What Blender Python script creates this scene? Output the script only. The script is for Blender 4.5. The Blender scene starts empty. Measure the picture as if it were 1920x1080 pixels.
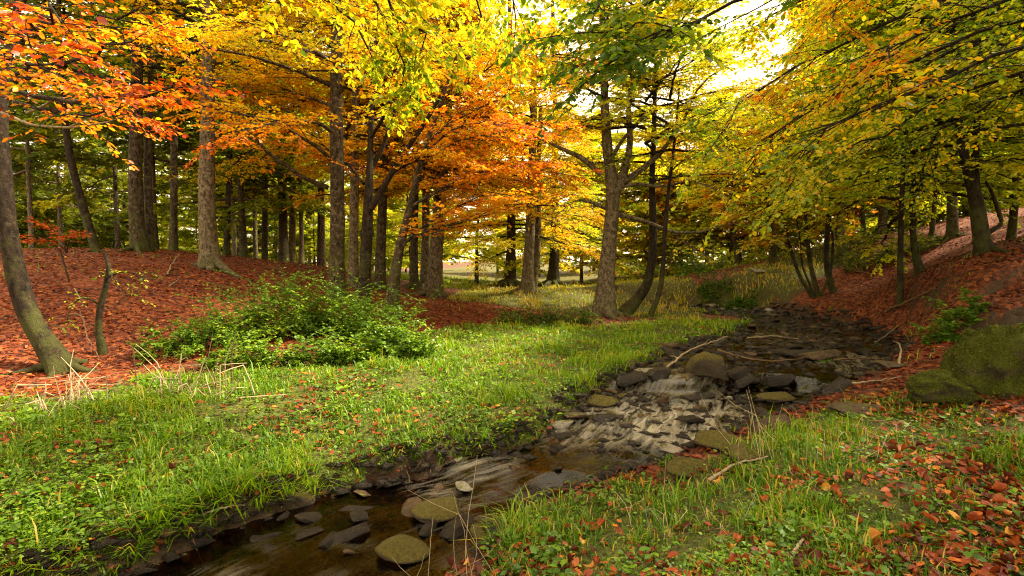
import bpy, math, random
import numpy as np
from mathutils import Vector, Matrix

SC = bpy.context.scene
COL = SC.collection
rng = np.random.default_rng(11)
random.seed(5)

# ------------------------------------------------------------------ camera, sky, sun, exposure
CAM_H = 1.6
PITCH = math.radians(3.0)
cam_data = bpy.data.cameras.new('camera')
cam_data.lens = 18.0
cam_data.sensor_width = 36.0
cam_data.clip_start = 0.05
cam_data.clip_end = 3000.0
cam = bpy.data.objects.new('camera', cam_data)
COL.objects.link(cam)
cam.location = (0, 0, CAM_H)
cam.rotation_euler = (math.radians(90) - PITCH, 0, 0)
SC.camera = cam

SUN_ELEV, SUN_AZ = math.radians(52), math.radians(72)      # azimuth clockwise from +Y (from the right, a little ahead)
world = bpy.data.worlds.new('World')
SC.world = world
world.use_nodes = True
wn, wl = world.node_tree.nodes, world.node_tree.links
for n in list(wn):
    wn.remove(n)
sky = wn.new('ShaderNodeTexSky')
sky.sky_type = 'NISHITA'
sky.sun_disc = False
sky.sun_elevation = SUN_ELEV
sky.sun_rotation = SUN_AZ
sky.air_density = 1.0
sky.dust_density = 4.0
whiten = wn.new('ShaderNodeMix')
whiten.data_type = 'RGBA'
whiten.inputs[0].default_value = 0.82            # an even, bright cloud cover over the blue
whiten.inputs[7].default_value = (9.4, 7.7, 4.9, 1)
bg = wn.new('ShaderNodeBackground')
bg.inputs[1].default_value = 0.10
wo = wn.new('ShaderNodeOutputWorld')
wl.new(sky.outputs[0], whiten.inputs[6])
wl.new(whiten.outputs[2], bg.inputs[0])
wl.new(bg.outputs[0], wo.inputs[0])

sun_data = bpy.data.lights.new('sun', 'SUN')
sun_data.energy = 4.6
sun_data.angle = math.radians(6)
sun_data.color = (1.0, 0.86, 0.62)
sun = bpy.data.objects.new('sun', sun_data)
COL.objects.link(sun)
sd = Vector((math.sin(SUN_AZ) * math.cos(SUN_ELEV), math.cos(SUN_AZ) * math.cos(SUN_ELEV), math.sin(SUN_ELEV)))
sun.rotation_euler = sd.to_track_quat('Z', 'Y').to_euler()

SC.view_settings.view_transform = 'Standard'
SC.view_settings.look = 'None'
SC.view_settings.exposure = 1.95
SC.view_settings.gamma = 1.0
SC.view_settings.use_curve_mapping = False
SC.render.engine = 'CYCLES'
cy = SC.cycles
cy.max_bounces = 7
cy.diffuse_bounces = 4
cy.glossy_bounces = 3
cy.transmission_bounces = 5
cy.transparent_max_bounces = 6
cy.use_denoising = True
cy.denoiser = 'OPENIMAGEDENOISE'
cy.denoising_input_passes = 'RGB_ALBEDO_NORMAL'
cy.denoising_prefilter = 'NONE'
cy.filter_width = 1.1
cy.use_adaptive_sampling = True
cy.adaptive_threshold = 0.02
cy.caustics_reflective = False
cy.caustics_refractive = False
SC.render.threads_mode = 'AUTO'

# ------------------------------------------------------------------ helpers: rays, noise
CP, SP = math.cos(PITCH), math.sin(PITCH)


def ray(px, py):
    u, v = (px - 960) / 960.0, (540 - py) / 960.0
    return np.array([u, CP + v * SP, -SP + v * CP])


def at(px, py, d):
    """the place in the world seen at a picture position, d metres ahead"""
    r = ray(px, py)
    return r * (d / r[1]) + np.array([0, 0, CAM_H])


def atz(px, py, z):
    r = ray(px, py)
    return r * ((z - CAM_H) / r[2]) + np.array([0, 0, CAM_H])


def proj(P):
    P = np.asarray(P, float)
    x, y, z = P[..., 0], P[..., 1], P[..., 2] - CAM_H
    f = np.maximum(y * CP - z * SP, 1e-3)
    up = y * SP + z * CP
    return 960 + 960 * x / f, 540 - 960 * up / f


def _hash(ix, iy, iz, seed):
    h = (ix.astype(np.int64) * 374761393 + iy.astype(np.int64) * 668265263 + iz.astype(np.int64) * 2147483647 + seed * 974711) & 0xFFFFFFFF
    h = ((h ^ (h >> 13)) * 1274126177) & 0xFFFFFFFF
    h = ((h ^ (h >> 16)) * 2246822519) & 0xFFFFFFFF
    return ((h ^ (h >> 15)) & 0xFFFFFF) / float(0xFFFFFF)


def noise3(P, seed=0):
    P = np.asarray(P, float)
    i = np.floor(P)
    f = P - i
    f = f * f * (3 - 2 * f)
    i = i.astype(np.int64)
    out = 0
    for a in (0, 1):
        for b in (0, 1):
            for c in (0, 1):
                w = (f[..., 0] if a else 1 - f[..., 0]) * (f[..., 1] if b else 1 - f[..., 1]) * (f[..., 2] if c else 1 - f[..., 2])
                out = out + w * _hash(i[..., 0] + a, i[..., 1] + b, i[..., 2] + c, seed)
    return out * 2 - 1


def noise2(x, y, seed=0):
    x = np.asarray(x, float)
    return noise3(np.stack([x, np.broadcast_to(y, x.shape), np.full(x.shape, 0.5)], -1), seed)


def fbm2(x, y, seed=0, octs=3):
    o, a, s = 0, 1.0, 1.0
    for k in range(octs):
        o = o + a * noise2(np.asarray(x) * s, np.asarray(y) * s, seed + k * 17)
        a *= 0.5
        s *= 2.1
    return o


def smooth(a, b, x):
    t = np.clip((x - a) / (b - a), 0, 1)
    return t * t * (3 - 2 * t)


def nrm(v):
    return v / np.maximum(np.linalg.norm(v, axis=-1, keepdims=True), 1e-9)


def in_poly(px, py, poly):
    inside = np.zeros(np.shape(px), bool)
    n = len(poly)
    for i in range(n):
        x1, y1 = poly[i]
        x2, y2 = poly[(i + 1) % n]
        if y1 == y2:
            continue
        c = (y1 > py) != (y2 > py)
        inside ^= c & (px < (x2 - x1) * (py - y1) / (y2 - y1) + x1)
    return inside


# ------------------------------------------------------------------ helpers: meshes
class MB:
    """collects vertices, triangles, quads and one float attribute"""

    def __init__(self):
        self.v, self.t, self.q, self.h, self.n = [], [], [], [], 0

    def add(self, v, t=None, q=None, h=0.0):
        v = np.asarray(v, float).reshape(-1, 3)
        self.v.append(v)
        self.h.append(np.broadcast_to(np.asarray(h, float), (len(v),)))
        if t is not None and len(t):
            self.t.append(np.asarray(t, np.int64).reshape(-1, 3) + self.n)
        if q is not None and len(q):
            self.q.append(np.asarray(q, np.int64).reshape(-1, 4) + self.n)
        self.n += len(v)

    def mesh(self, name, mat, smooth_shade=True, origin=None, attr='hue'):
        v = np.concatenate(self.v) if self.v else np.zeros((0, 3))
        if origin is not None:
            v = v - np.asarray(origin)
        t = np.concatenate(self.t) if self.t else np.zeros((0, 3), np.int64)
        q = np.concatenate(self.q) if self.q else np.zeros((0, 4), np.int64)
        me = bpy.data.meshes.new(name)
        me.vertices.add(len(v))
        me.vertices.foreach_set('co', v.astype(np.float32).ravel())
        me.loops.add(t.size + q.size)
        me.loops.foreach_set('vertex_index', np.concatenate([t.ravel(), q.ravel()]).astype(np.int32))
        me.polygons.add(len(t) + len(q))
        starts = np.concatenate([np.arange(len(t)) * 3, t.size + np.arange(len(q)) * 4]).astype(np.int32)
        me.polygons.foreach_set('loop_start', starts)
        me.update(calc_edges=True)
        if smooth_shade:
            me.polygons.foreach_set('use_smooth', np.ones(len(t) + len(q), bool))
        if attr:
            a = me.attributes.new(attr, 'FLOAT', 'POINT')
            a.data.foreach_set('value', np.concatenate(self.h).astype(np.float32))
        if mat:
            me.materials.append(mat)
        return me


def link(name, data, parent=None, loc=None):
    o = bpy.data.objects.new(name, data)
    COL.objects.link(o)
    if parent is not None:
        o.parent = parent
    if loc is not None:
        o.location = [float(c) for c in loc]
    return o


def tag(o, label=None, cat=None, group=None, kind=None):
    if label:
        o['label'] = label
    if cat:
        o['category'] = cat
    if group:
        o['group'] = group
    if kind:
        o['kind'] = kind
    return o


def tubes(mb, P, R, k, h=0.0, cap=False):
    """P (a,n,3) centre lines, R (a,n) radii"""
    a, n = P.shape[:2]
    T = np.gradient(P, axis=1) if n > 1 else P
    T = nrm(T)
    ref = np.where(np.abs(T[:, :1, 2:3]) > 0.75, np.array([1.0, 0, 0]), np.array([0, 0, 1.0]))
    ref = np.broadcast_to(ref, T.shape)
    X = nrm(np.cross(ref, T))
    Y = np.cross(T, X)
    ang = np.arange(k) * 2 * math.pi / k
    ca, sa = np.cos(ang), np.sin(ang)
    V = P[:, :, None, :] + R[:, :, None, None] * (X[:, :, None, :] * ca[None, None, :, None] + Y[:, :, None, :] * sa[None, None, :, None])
    idx = np.arange(a * n * k).reshape(a, n, k)
    q = np.stack([idx[:, :-1, :], np.roll(idx, -1, 2)[:, :-1, :], np.roll(idx, -1, 2)[:, 1:, :], idx[:, 1:, :]], -1)
    mb.add(V, q=q, h=np.broadcast_to(np.asarray(h, float).reshape(-1, 1), (a, n * k)).ravel() if np.ndim(h) else h)
    if cap:
        for i in range(a):
            mb.add(np.concatenate([V[i, -1], P[i, -1:]]), t=[(j, (j + 1) % k, k) for j in range(k)])


def cones(mb, S, E, R, h=0.0):
    """tapering three-sided twigs from S to E"""
    m = len(S)
    T = nrm(E - S)
    X = nrm(np.cross(T, np.broadcast_to(np.array([0.3, 0.2, 0.93]), T.shape)))
    Y = np.cross(T, X)
    V = np.zeros((m, 4, 3))
    for j in range(3):
        a = j * 2 * math.pi / 3
        V[:, j] = S + R[:, None] * (X * math.cos(a) + Y * math.sin(a))
    V[:, 3] = E
    b = np.arange(m)[:, None] * 4
    t = np.concatenate([b + np.array([[0, 1, 3]]), b + np.array([[1, 2, 3]]), b + np.array([[2, 0, 3]])])
    mb.add(V, t=t, h=h)


LEAF_FULL_V = np.array([(0, 0, 0), (-.36, .22, .05), (.36, .22, .05), (-.5, .5, .07), (.5, .5, .07), (-.3, .8, .03), (.3, .8, .03), (0, 1, -.08), (0, .22, 0), (0, .5, 0), (0, .8, -.02)])
LEAF_FULL_T = np.array([(0, 8, 1), (0, 2, 8), (1, 8, 9), (1, 9, 3), (8, 2, 4), (8, 4, 9), (3, 9, 10), (3, 10, 5), (9, 4, 6), (9, 6, 10), (5, 10, 7), (10, 6, 7)])
LEAF_MID_V = np.array([(0, 0, 0), (-.42, .32, .07), (.42, .32, .07), (-.36, .7, .05), (.36, .7, .05), (0, 1, -.05), (0, .5, -.02)])
LEAF_MID_T = np.array([(0, 6, 1), (0, 2, 6), (1, 6, 3), (2, 4, 6), (3, 6, 5), (6, 4, 5)])
LEAF_LOW_V = np.array([(0, 0, 0), (-.45, .45, .09), (.45, .45, .09), (0, 1, 0)])
LEAF_LOW_T = np.array([(0, 3, 1), (0, 2, 3)])
LEAVES = {'full': (LEAF_FULL_V, LEAF_FULL_T), 'mid': (LEAF_MID_V, LEAF_MID_T), 'low': (LEAF_LOW_V, LEAF_LOW_T)}


def leaves(mb, P, D, N, L, W, hue, kind='low'):
    m = len(P)
    if not m:
        return
    D = nrm(D)
    X = nrm(np.cross(D, N))
    Z = np.cross(X, D)
    lv, lt = LEAVES[kind]
    c = len(lv)
    L, W = np.broadcast_to(L, (m,)), np.broadcast_to(W, (m,))
    V = (P[:, None, :] + X[:, None, :] * (lv[None, :, 0:1] * W[:, None, None]) + D[:, None, :] * (lv[None, :, 1:2] * L[:, None, None])
         + Z[:, None, :] * (lv[None, :, 2:3] * W[:, None, None]))
    t = np.arange(m)[:, None, None] * c + lt[None]
    mb.add(V, t=t.reshape(-1, 3), h=np.repeat(np.broadcast_to(hue, (m,)), c))


# ------------------------------------------------------------------ materials
def nodes_of(name):
    m = bpy.data.materials.new(name)
    m.use_nodes = True
    nt = m.node_tree
    for n in list(nt.nodes):
        nt.nodes.remove(n)
    return m, nt, nt.nodes, nt.links


def ramp(nd, stops, interp='LINEAR'):
    r = nd.new('ShaderNodeValToRGB')
    r.color_ramp.interpolation = interp
    e = r.color_ramp.elements
    while len(e) < len(stops):
        e.new(0.5)
    for el, (p, c) in zip(e, stops):
        el.position = p
        el.color = (*c, 1)
    return r


def noise_node(nd, lk, scale, detail=4, rough=0.6, coord=None, dist=0.0):
    n = nd.new('ShaderNodeTexNoise')
    n.inputs['Scale'].default_value = scale
    n.inputs['Detail'].default_value = detail
    n.inputs['Roughness'].default_value = rough
    n.inputs['Distortion'].default_value = dist
    if coord is not None:
        lk.new(coord, n.inputs['Vector'])
    return n


LEAF_RAMP = [(0.0, (.018, .045, .008)), (.16, (.05, .115, .012)), (.32, (.14, .23, .018)), (.46, (.42, .43, .018)), (.58, (.74, .51, .018)),
             (.70, (.74, .32, .012)), (.80, (.60, .145, .009)), (.90, (.36, .050, .008)), (1.0, (.16, .020, .008))]


def leaf_material(name, stops=LEAF_RAMP, trans=0.55, gloss=0.02, rough=0.45, mottle=0.0, mscale=60):
    m, nt, nd, lk = nodes_of(name)
    at_ = nd.new('ShaderNodeAttribute')
    at_.attribute_name = 'hue'
    r = ramp(nd, stops)
    if mottle:
        ge = nd.new('ShaderNodeNewGeometry')
        mn = noise_node(nd, lk, mscale, 5, .7, ge.outputs['Position'])
        ma = nd.new('ShaderNodeMath'); ma.operation = 'MULTIPLY_ADD'
        lk.new(mn.outputs[0], ma.inputs[0]); ma.inputs[1].default_value = mottle
        sb = nd.new('ShaderNodeMath'); sb.operation = 'SUBTRACT'
        lk.new(at_.outputs['Fac'], sb.inputs[0]); sb.inputs[1].default_value = mottle * .52
        lk.new(sb.outputs[0], ma.inputs[2])
        lk.new(ma.outputs[0], r.inputs[0])
    else:
        lk.new(at_.outputs['Fac'], r.inputs[0])
    d = nd.new('ShaderNodeBsdfDiffuse')
    t = nd.new('ShaderNodeBsdfTranslucent')
    g = nd.new('ShaderNodeBsdfGlossy')
    g.inputs['Roughness'].default_value = rough
    g.inputs['Color'].default_value = (.8, .8, .8, 1)
    lk.new(r.outputs[0], d.inputs['Color'])
    tint = nd.new('ShaderNodeMix'); tint.data_type = 'RGBA'; tint.blend_type = 'MULTIPLY'
    tint.inputs[0].default_value = 1.0
    tint.inputs[7].default_value = (1.12, 1.08, .45, 1)
    lk.new(r.outputs[0], tint.inputs[6])
    lk.new(tint.outputs[2], t.inputs['Color'])
    m1 = nd.new('ShaderNodeMixShader')
    m1.inputs[0].default_value = trans
    m2 = nd.new('ShaderNodeMixShader')
    m2.inputs[0].default_value = gloss
    o = nd.new('ShaderNodeOutputMaterial')
    lk.new(d.outputs[0], m1.inputs[1])
    lk.new(t.outputs[0], m1.inputs[2])
    lk.new(m1.outputs[0], m2.inputs[1])
    lk.new(g.outputs[0], m2.inputs[2])
    lk.new(m2.outputs[0], o.inputs[0])
    return m


def bark_material(name, dark, mid, pale, pale_amt=0.5, moss=0.5, scale=1.0):
    m, nt, nd, lk = nodes_of(name)
    tc = nd.new('ShaderNodeTexCoord')
    mp = nd.new('ShaderNodeMapping')
    mp.inputs['Scale'].default_value = (1, 1, .45)
    lk.new(tc.outputs['Object'], mp.inputs[0])
    n1 = noise_node(nd, lk, 5.0 * scale, 6, .65, mp.outputs[0])
    r1 = ramp(nd, [(.36, dark), (.52, mid), (.66, tuple(c * 1.9 for c in mid))])
    lk.new(n1.outputs[0], r1.inputs[0])
    n2 = noise_node(nd, lk, 3.3 * scale, 5, .7, tc.outputs['Object'], .6)
    r2 = ramp(nd, [(.61 - .16 * pale_amt, (0, 0, 0)), (.63 - .14 * pale_amt, (1, 1, 1))])
    lk.new(n2.outputs[0], r2.inputs[0])
    mx = nd.new('ShaderNodeMix')
    mx.data_type = 'RGBA'
    sc_ = nd.new('ShaderNodeMath')
    sc_.operation = 'MULTIPLY'
    sc_.inputs[1].default_value = .5
    lk.new(r2.outputs[0], sc_.inputs[0])
    lk.new(sc_.outputs[0], mx.inputs[0])
    lk.new(r1.outputs[0], mx.inputs[6])
    mx.inputs[7].default_value = (*pale, 1)
    # moss creeping up from the ground, patchy
    sp = nd.new('ShaderNodeSeparateXYZ')
    lk.new(tc.outputs['Object'], sp.inputs[0])
    n3 = noise_node(nd, lk, 2.2, 5, .7, tc.outputs['Object'])
    mr = nd.new('ShaderNodeMapRange')
    mr.inputs['From Min'].default_value = 3.0
    mr.inputs['From Max'].default_value = -.1
    mr.inputs['To Min'].default_value = -.25
    mr.inputs['To Max'].default_value = .18
    lk.new(sp.outputs[2], mr.inputs['Value'])
    ad = nd.new('ShaderNodeMath')
    ad.operation = 'ADD'
    lk.new(n3.outputs[0], ad.inputs[0])
    lk.new(mr.outputs[0], ad.inputs[1])
    r3 = ramp(nd, [(.50, (0, 0, 0)), (.64, (moss, moss, moss))])
    lk.new(ad.outputs[0], r3.inputs[0])
    mx2 = nd.new('ShaderNodeMix')
    mx2.data_type = 'RGBA'
    lk.new(r3.outputs[0], mx2.inputs[0])
    lk.new(mx.outputs[2], mx2.inputs[6])
    mx2.inputs[7].default_value = (.075, .085, .018, 1)
    b = nd.new('ShaderNodeBsdfPrincipled')
    b.inputs['Roughness'].default_value = .85
    b.inputs['Specular IOR Level'].default_value = .2
    lk.new(mx2.outputs[2], b.inputs['Base Color'])
    n4 = noise_node(nd, lk, 11 * scale, 8, .75, mp.outputs[0])
    bp = nd.new('ShaderNodeBump')
    bp.inputs['Strength'].default_value = .9
    bp.inputs['Distance'].default_value = .05
    lk.new(n4.outputs[0], bp.inputs['Height'])
    lk.new(bp.outputs[0], b.inputs['Normal'])
    o = nd.new('ShaderNodeOutputMaterial')
    lk.new(b.outputs[0], o.inputs[0])
    return m


def plain_material(name, c1, c2, scale=12, rough=.8, spec=.3, bump=.4, detail=5):
    m, nt, nd, lk = nodes_of(name)
    tc = nd.new('ShaderNodeTexCoord')
    n1 = noise_node(nd, lk, scale, detail, .65, tc.outputs['Object'])
    r1 = ramp(nd, [(.3, c1), (.7, c2)])
    lk.new(n1.outputs[0], r1.inputs[0])
    b = nd.new('ShaderNodeBsdfPrincipled')
    b.inputs['Roughness'].default_value = rough
    b.inputs['Specular IOR Level'].default_value = spec
    lk.new(r1.outputs[0], b.inputs['Base Color'])
    n4 = noise_node(nd, lk, scale * 3, 5, .7, tc.outputs['Object'])
    bp = nd.new('ShaderNodeBump')
    bp.inputs['Strength'].default_value = bump
    bp.inputs['Distance'].default_value = .02
    lk.new(n4.outputs[0], bp.inputs['Height'])
    lk.new(bp.outputs[0], b.inputs['Normal'])
    o = nd.new('ShaderNodeOutputMaterial')
    lk.new(b.outputs[0], o.inputs[0])
    return m


M_LEAF = leaf_material('beech_leaf', mottle=.16, mscale=45)
M_LITTER = leaf_material('dead_leaf', [(0, (.045, .010, .005)), (.25, (.135, .022, .006)), (.5, (.25, .048, .010)), (.7, (.40, .115, .018)), (.85, (.44, .20, .03)), (1, (.50, .33, .03))], trans=.15, gloss=.025, rough=.5, mottle=.7, mscale=38)
M_HERB = leaf_material('herb_leaf', [(0, (.025, .060, .005)), (.35, (.09, .19, .008)), (.65, (.20, .33, .012)), (.85, (.32, .36, .02)), (1, (.45, .36, .03))], trans=.4, gloss=.03)
M_GRASS = leaf_material('grass_blade', [(0, (.04, .095, .005)), (.35, (.12, .25, .008)), (.6, (.26, .38, .012)), (.8, (.38, .34, .025)), (1, (.50, .36, .08))], trans=.45, gloss=.02)
M_BARK = bark_material('beech_bark', (.012, .008, .004), (.055, .038, .021), (.20, .16, .10), .42, .7, 3.0)
M_BARK_PALE = bark_material('pale_bark', (.032, .022, .013), (.12, .090, .056), (.30, .25, .165), .6, .45, 3.0)
M_BARK_DARK = bark_material('dark_bark', (.008, .005, .003), (.028, .018, .010), (.085, .066, .04), .2, .6, 3.0)
M_TWIG = plain_material('twig_bark', (.018, .013, .009), (.06, .045, .03), 20, .9, .2, .2)
M_DEAD = plain_material('bleached_wood', (.15, .105, .06), (.36, .29, .19), 18, .85, .2, .4)
M_STRAW = plain_material('dry_straw', (.24, .175, .095), (.50, .40, .25), 18, .8, .2, .2)
M_DEADBROWN = plain_material('brown_wood', (.06, .035, .018), (.20, .12, .06), 14, .85, .2, .5)

# ------------------------------------------------------------------ the lie of the land
_cp = []
for px, py, z in [(-250, 1075, -.22), (0, 1075, -.28), (0, 900, -.1), (0, 770, 0), (150, 730, .02), (300, 760, 0), (300, 900, -.12), (500, 850, -.1), (600, 740, -.02),
                  (800, 660, 0), (800, 780, -.08), (1000, 640, 0), (1000, 740, -.06), (1130, 578, 0), (1180, 650, -.0), (1290, 605, 0), (1350, 612, .05), (950, 585, .06), (850, 600, .06), (1240, 580, 0),
                  (620, 880, -.40), (450, 945, -.46), (860, 862, -.32), (250, 1045, -.52), (350, 930, -.30),
                  (950, 1010, -.36), (1180, 930, -.27), (1350, 870, -.2), (1500, 800, -.1), (1620, 765, .0), (1920, 1080, .12), (1400, 1080, -.1), (1100, 1080, -.26), (1650, 900, .05)]:
    _cp.append(atz(px, py, z))
for px, py, d in [(820, 556, 20), (990, 546, 20), (955, 542, 26), (1035, 540, 27), (1000, 522, 45), (1260, 535, 30), (600, 515, 40),
                  (640, 560, 13), (720, 584, 12.5), (400, 600, 10), (500, 560, 12.5), (560, 530, 15), (130, 472, 14), (300, 474, 16), (390, 503, 14), (500, 490, 19), (620, 503, 22),
                  (30, 560, 9.5), (-150, 560, 9), (250, 560, 10.5), (130, 700, 7.5), (195, 668, 8.2), (50, 650, 8), (0, 482, 13), (-250, 480, 13), (720, 520, 22),
                  (1300, 562, 17), (1400, 515, 18), (1480, 492, 20), (1560, 455, 21), (1530, 556, 15.6), (1600, 585, 13.6), (1600, 530, 16), (1480, 580, 15.5), (1690, 522, 12), (1700, 600, 10.2), (1650, 640, 9.6),
                  (1840, 487, 10.5), (1900, 445, 12), (1785, 445, 16), (1700, 432, 20), (1920, 560, 8.2), (2150, 560, 7.5), (2300, 450, 10), (1900, 660, 6.3), (1760, 715, 6.0),
                  (1690, 735, 6.0), (1920, 800, 4.6), (2200, 700, 5), (1380, 560, 16.5)]:
    _cp.append(at(px, py, d))
for x, y, z in [(0, 0, 0), (3, 0, .15), (-3, 0, -.45), (0, -8, .2), (8, -6, 1.2), (-10, -6, .2), (-9, 2, -.1), (-20, 5, 1.2), (-30, 20, 2.0), (-22, 30, 1.2), (-12, 32, .9),
                (-30, 50, .4), (-8, 40, .7), (0, 55, .6), (12, 36, 1.2), (22, 40, 1.9), (22, 26, 3.0), (30, 20, 4.2), (18, 12, 4.0), (25, 2, 4.0), (14, 3, 2.4), (35, 40, 3),
                (-60, 60, 0), (0, 90, .2), (60, 60, 2), (-70, 0, 1), (70, 0, 3), (0, -60, 0), (-40, -40, 0), (40, -40, 1)]:
    _cp.append(np.array([x, y, z], float))
_cp = np.array(_cp)


def _tps(r2):
    return 0.5 * r2 * np.log(np.maximum(r2, 1e-9))


_n = len(_cp)
_K = _tps(((_cp[:, None, :2] - _cp[None, :, :2]) ** 2).sum(-1)) + np.eye(_n) * 0.9
_A = np.zeros((_n + 3, _n + 3))
_A[:_n, :_n] = _K
_A[:_n, _n] = 1
_A[:_n, _n + 1:] = _cp[:, :2]
_A[_n:, :_n] = _A[:_n, _n:].T
_w = np.linalg.solve(_A, np.concatenate([_cp[:, 2], np.zeros(3)]))


def base_h(x, y):
    x, y = np.asarray(x, float).ravel(), np.asarray(y, float).ravel()
    out = np.zeros(len(x))
    for i in range(0, len(x), 40000):
        X, Y = x[i:i + 40000], y[i:i + 40000]
        r2 = (X[:, None] - _cp[None, :, 0]) ** 2 + (Y[:, None] - _cp[None, :, 1]) ** 2
        out[i:i + 40000] = _tps(r2) @ _w[:_n] + _w[_n] + _w[_n + 1] * X + _w[_n + 2] * Y
    far = smooth(60, 95, np.hypot(x, y))
    return out * (1 - far) + .3 * far


# the stream: pairs of bank points seen in the picture with the height of the water between them, upstream to downstream
_st = [((1180, 566), (1200, 562), .03), ((1240, 578), (1270, 571), .02), ((1330, 590), (1390, 578), .0), ((1420, 603), (1530, 592), -.02), ((1390, 622), (1620, 614), -.04),
       ((1270, 655), (1680, 638), -.06), ((1210, 685), (1690, 668), -.08), ((1165, 708), (1670, 706), -.10), ((1130, 730), (1640, 728), -.26),
       ((1100, 752), (1580, 750), -.31), ((1050, 800), (1440, 800), -.34), ((1000, 838), (1310, 858), -.37), ((930, 858), (1150, 898), -.39), ((850, 885), (1040, 930), -.50),
       ((640, 912), (960, 978), -.55), ((450, 980), (910, 1040), -.58), ((310, 1045), (880, 1120), -.62), ((150, 1130), (760, 1230), -.66), ((-250, 1300), (520, 1420), -.7), ((-1400, 1500), (0, 1900), -.75)]
_L = np.array([atz(a[0], a[1], z) for a, b, z in _st])
_R = np.array([atz(b[0], b[1], z) for a, b, z in _st])


def resample(P, s, ns):
    return np.stack([np.interp(ns, s, P[:, i]) for i in range(P.shape[1])], -1)


_c = (_L + _R) / 2
_s = np.concatenate([[0], np.cumsum(np.linalg.norm(np.diff(_c[:, :2], axis=0), axis=1))])
NS = 150
S_ARC = np.linspace(0, _s[-1], NS)


def _sm(a, k=5):
    p = np.pad(a, ((k, k), (0, 0)), 'edge')
    return np.stack([p[i:i + len(a)] for i in range(2 * k + 1)]).mean(0)


S_L, S_R = resample(_L, _s, S_ARC), resample(_R, _s, S_ARC)
S_L[:, :2], S_R[:, :2] = _sm(S_L[:, :2]), _sm(S_R[:, :2])
S_C = (S_L + S_R) / 2
S_W = np.linalg.norm(S_L[:, :2] - S_R[:, :2], axis=1) / 2
S_Z = S_C[:, 2]


def stream_at(x, y):
    """distance outside the water's edge in metres (negative inside), water height, place along the stream"""
    x, y = np.asarray(x, float).ravel(), np.asarray(y, float).ravel()
    dist, wz, arc = np.full(len(x), 50.0), np.zeros(len(x)), np.zeros(len(x))
    near = np.nonzero((x > -12) & (x < 14) & (y > -3) & (y < 22))[0]
    # across-section test by segments between the two banks
    for i in range(0, len(near), 20000):
        ii = near[i:i + 20000]
        P = np.stack([x[ii], y[ii]], -1)[:, None, :]
        A, B = S_L[None, :, :2], S_R[None, :, :2]
        AB = B - A
        t = np.clip(((P - A) * AB).sum(-1) / (AB ** 2).sum(-1), 0.0, 1.0)
        dd = np.linalg.norm(P - A - AB * t[..., None], axis=-1)
        j = dd.argmin(1)
        k = np.arange(len(ii))
        tt = t[k, j]
        inner = np.minimum(tt, 1 - tt) * 2 * S_W[j]
        dist[ii] = np.where(inner > 0.001, -inner + 0 * dd[k, j], dd[k, j])
        wz[ii] = S_Z[j]
        arc[ii] = S_ARC[j]
    return dist, wz, arc


# low steep-fronted banks and hummocks on the slopes: (px, py, radius x, radius y, height)
_hum = [(1575, 585, .8, .7, .26), (1740, 600, .8, .7, .28), (1850, 540, 1.2, .9, .30), (1395, 546, 1.1, .5, .18), (1655, 648, .5, .4, .2), (1880, 610, .9, .6, .35), (1500, 560, .7, .4, .2), (1345, 560, .6, .35, .25), (1290, 550, .5, .3, .2), (1640, 470, 1.2, .8, .4)]
HUM = []


def ground_raw(x, y):
    shp = np.shape(x)
    x, y = np.asarray(x, float).ravel(), np.asarray(y, float).ravel()
    h = base_h(x, y)
    h = h + .05 * fbm2(x * .9, y * .9, 3) + .022 * fbm2(x * 3.1, y * 3.1, 8, 2)
    sd_, wz, arc = stream_at(x, y)
    wx, wy = x + .25 * noise2(x * 1.8, y * 1.8, 15), y + .25 * noise2(x * 1.8, y * 1.8, 16)
    for hx, hy, hrx, hry, hh in HUM:
        q = np.sqrt(((wx - hx) / hrx) ** 2 + ((wy - hy) / np.where(wy < hy, hry * .55, hry * 1.6)) ** 2)
        h = h + hh * smooth(1.0, .62, q)
    jit = .10 * noise2(x * 2.3, y * 2.3, 21) + .05 * noise2(x * 6, y * 6, 22)
    sdj = sd_ + jit
    wide = .16 + 1.1 * np.clip(h - wz - .30, 0, .9)
    bank = smooth(-.06, wide, sdj)
    bed = wz - .05 - .13 * smooth(0, .5, -sdj) + .05 * noise2(x * 4, y * 4, 5) + .03 * noise2(x * 9, y * 9, 6)
    lip = np.maximum(h, wz + .07 + .05 * noise2(x * 1.7, y * 1.7, 9))
    nearb = smooth(1.0, .2, sd_)
    h2 = h * (1 - nearb) + lip * nearb
    h = np.where(sd_ < 49, bed * (1 - bank) + h2 * bank, h)
    return h.reshape(shp)


# tabulated once, then looked up
def _ray_base(px, py):
    r = ray(px, py)
    ds = np.geomspace(2, 40, 500)
    P = r[None] * (ds / r[1])[:, None] + np.array([0, 0, CAM_H])
    k = np.nonzero(P[:, 2] <= base_h(P[:, 0], P[:, 1]))[0]
    return P[k[0] if len(k) else -1]


for _px, _py, _rx, _ry, _h in _hum:
    _p = _ray_base(_px, _py)
    HUM.append((_p[0], _p[1], _rx, _ry, _h))
GX0, GX1, GY0, GY1, GS = -12.0, 14.0, -3.0, 22.0, .055
_tx, _ty = np.arange(GX0, GX1, GS), np.arange(GY0, GY1, GS)
_TX, _TY = np.meshgrid(_tx, _ty)
_sdt = [a.reshape(_TX.shape) for a in stream_at(_TX, _TY)]
_stream_slow = stream_at


def _look(tabs, x, y):
    fx = np.clip((x - GX0) / GS, 0, len(_tx) - 1.001)
    fy = np.clip((y - GY0) / GS, 0, len(_ty) - 1.001)
    i, j = fx.astype(int), fy.astype(int)
    u, v = fx - i, fy - j
    return [(T[j, i] * (1 - u) + T[j, i + 1] * u) * (1 - v) + (T[j + 1, i] * (1 - u) + T[j + 1, i + 1] * u) * v for T in tabs]


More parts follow.
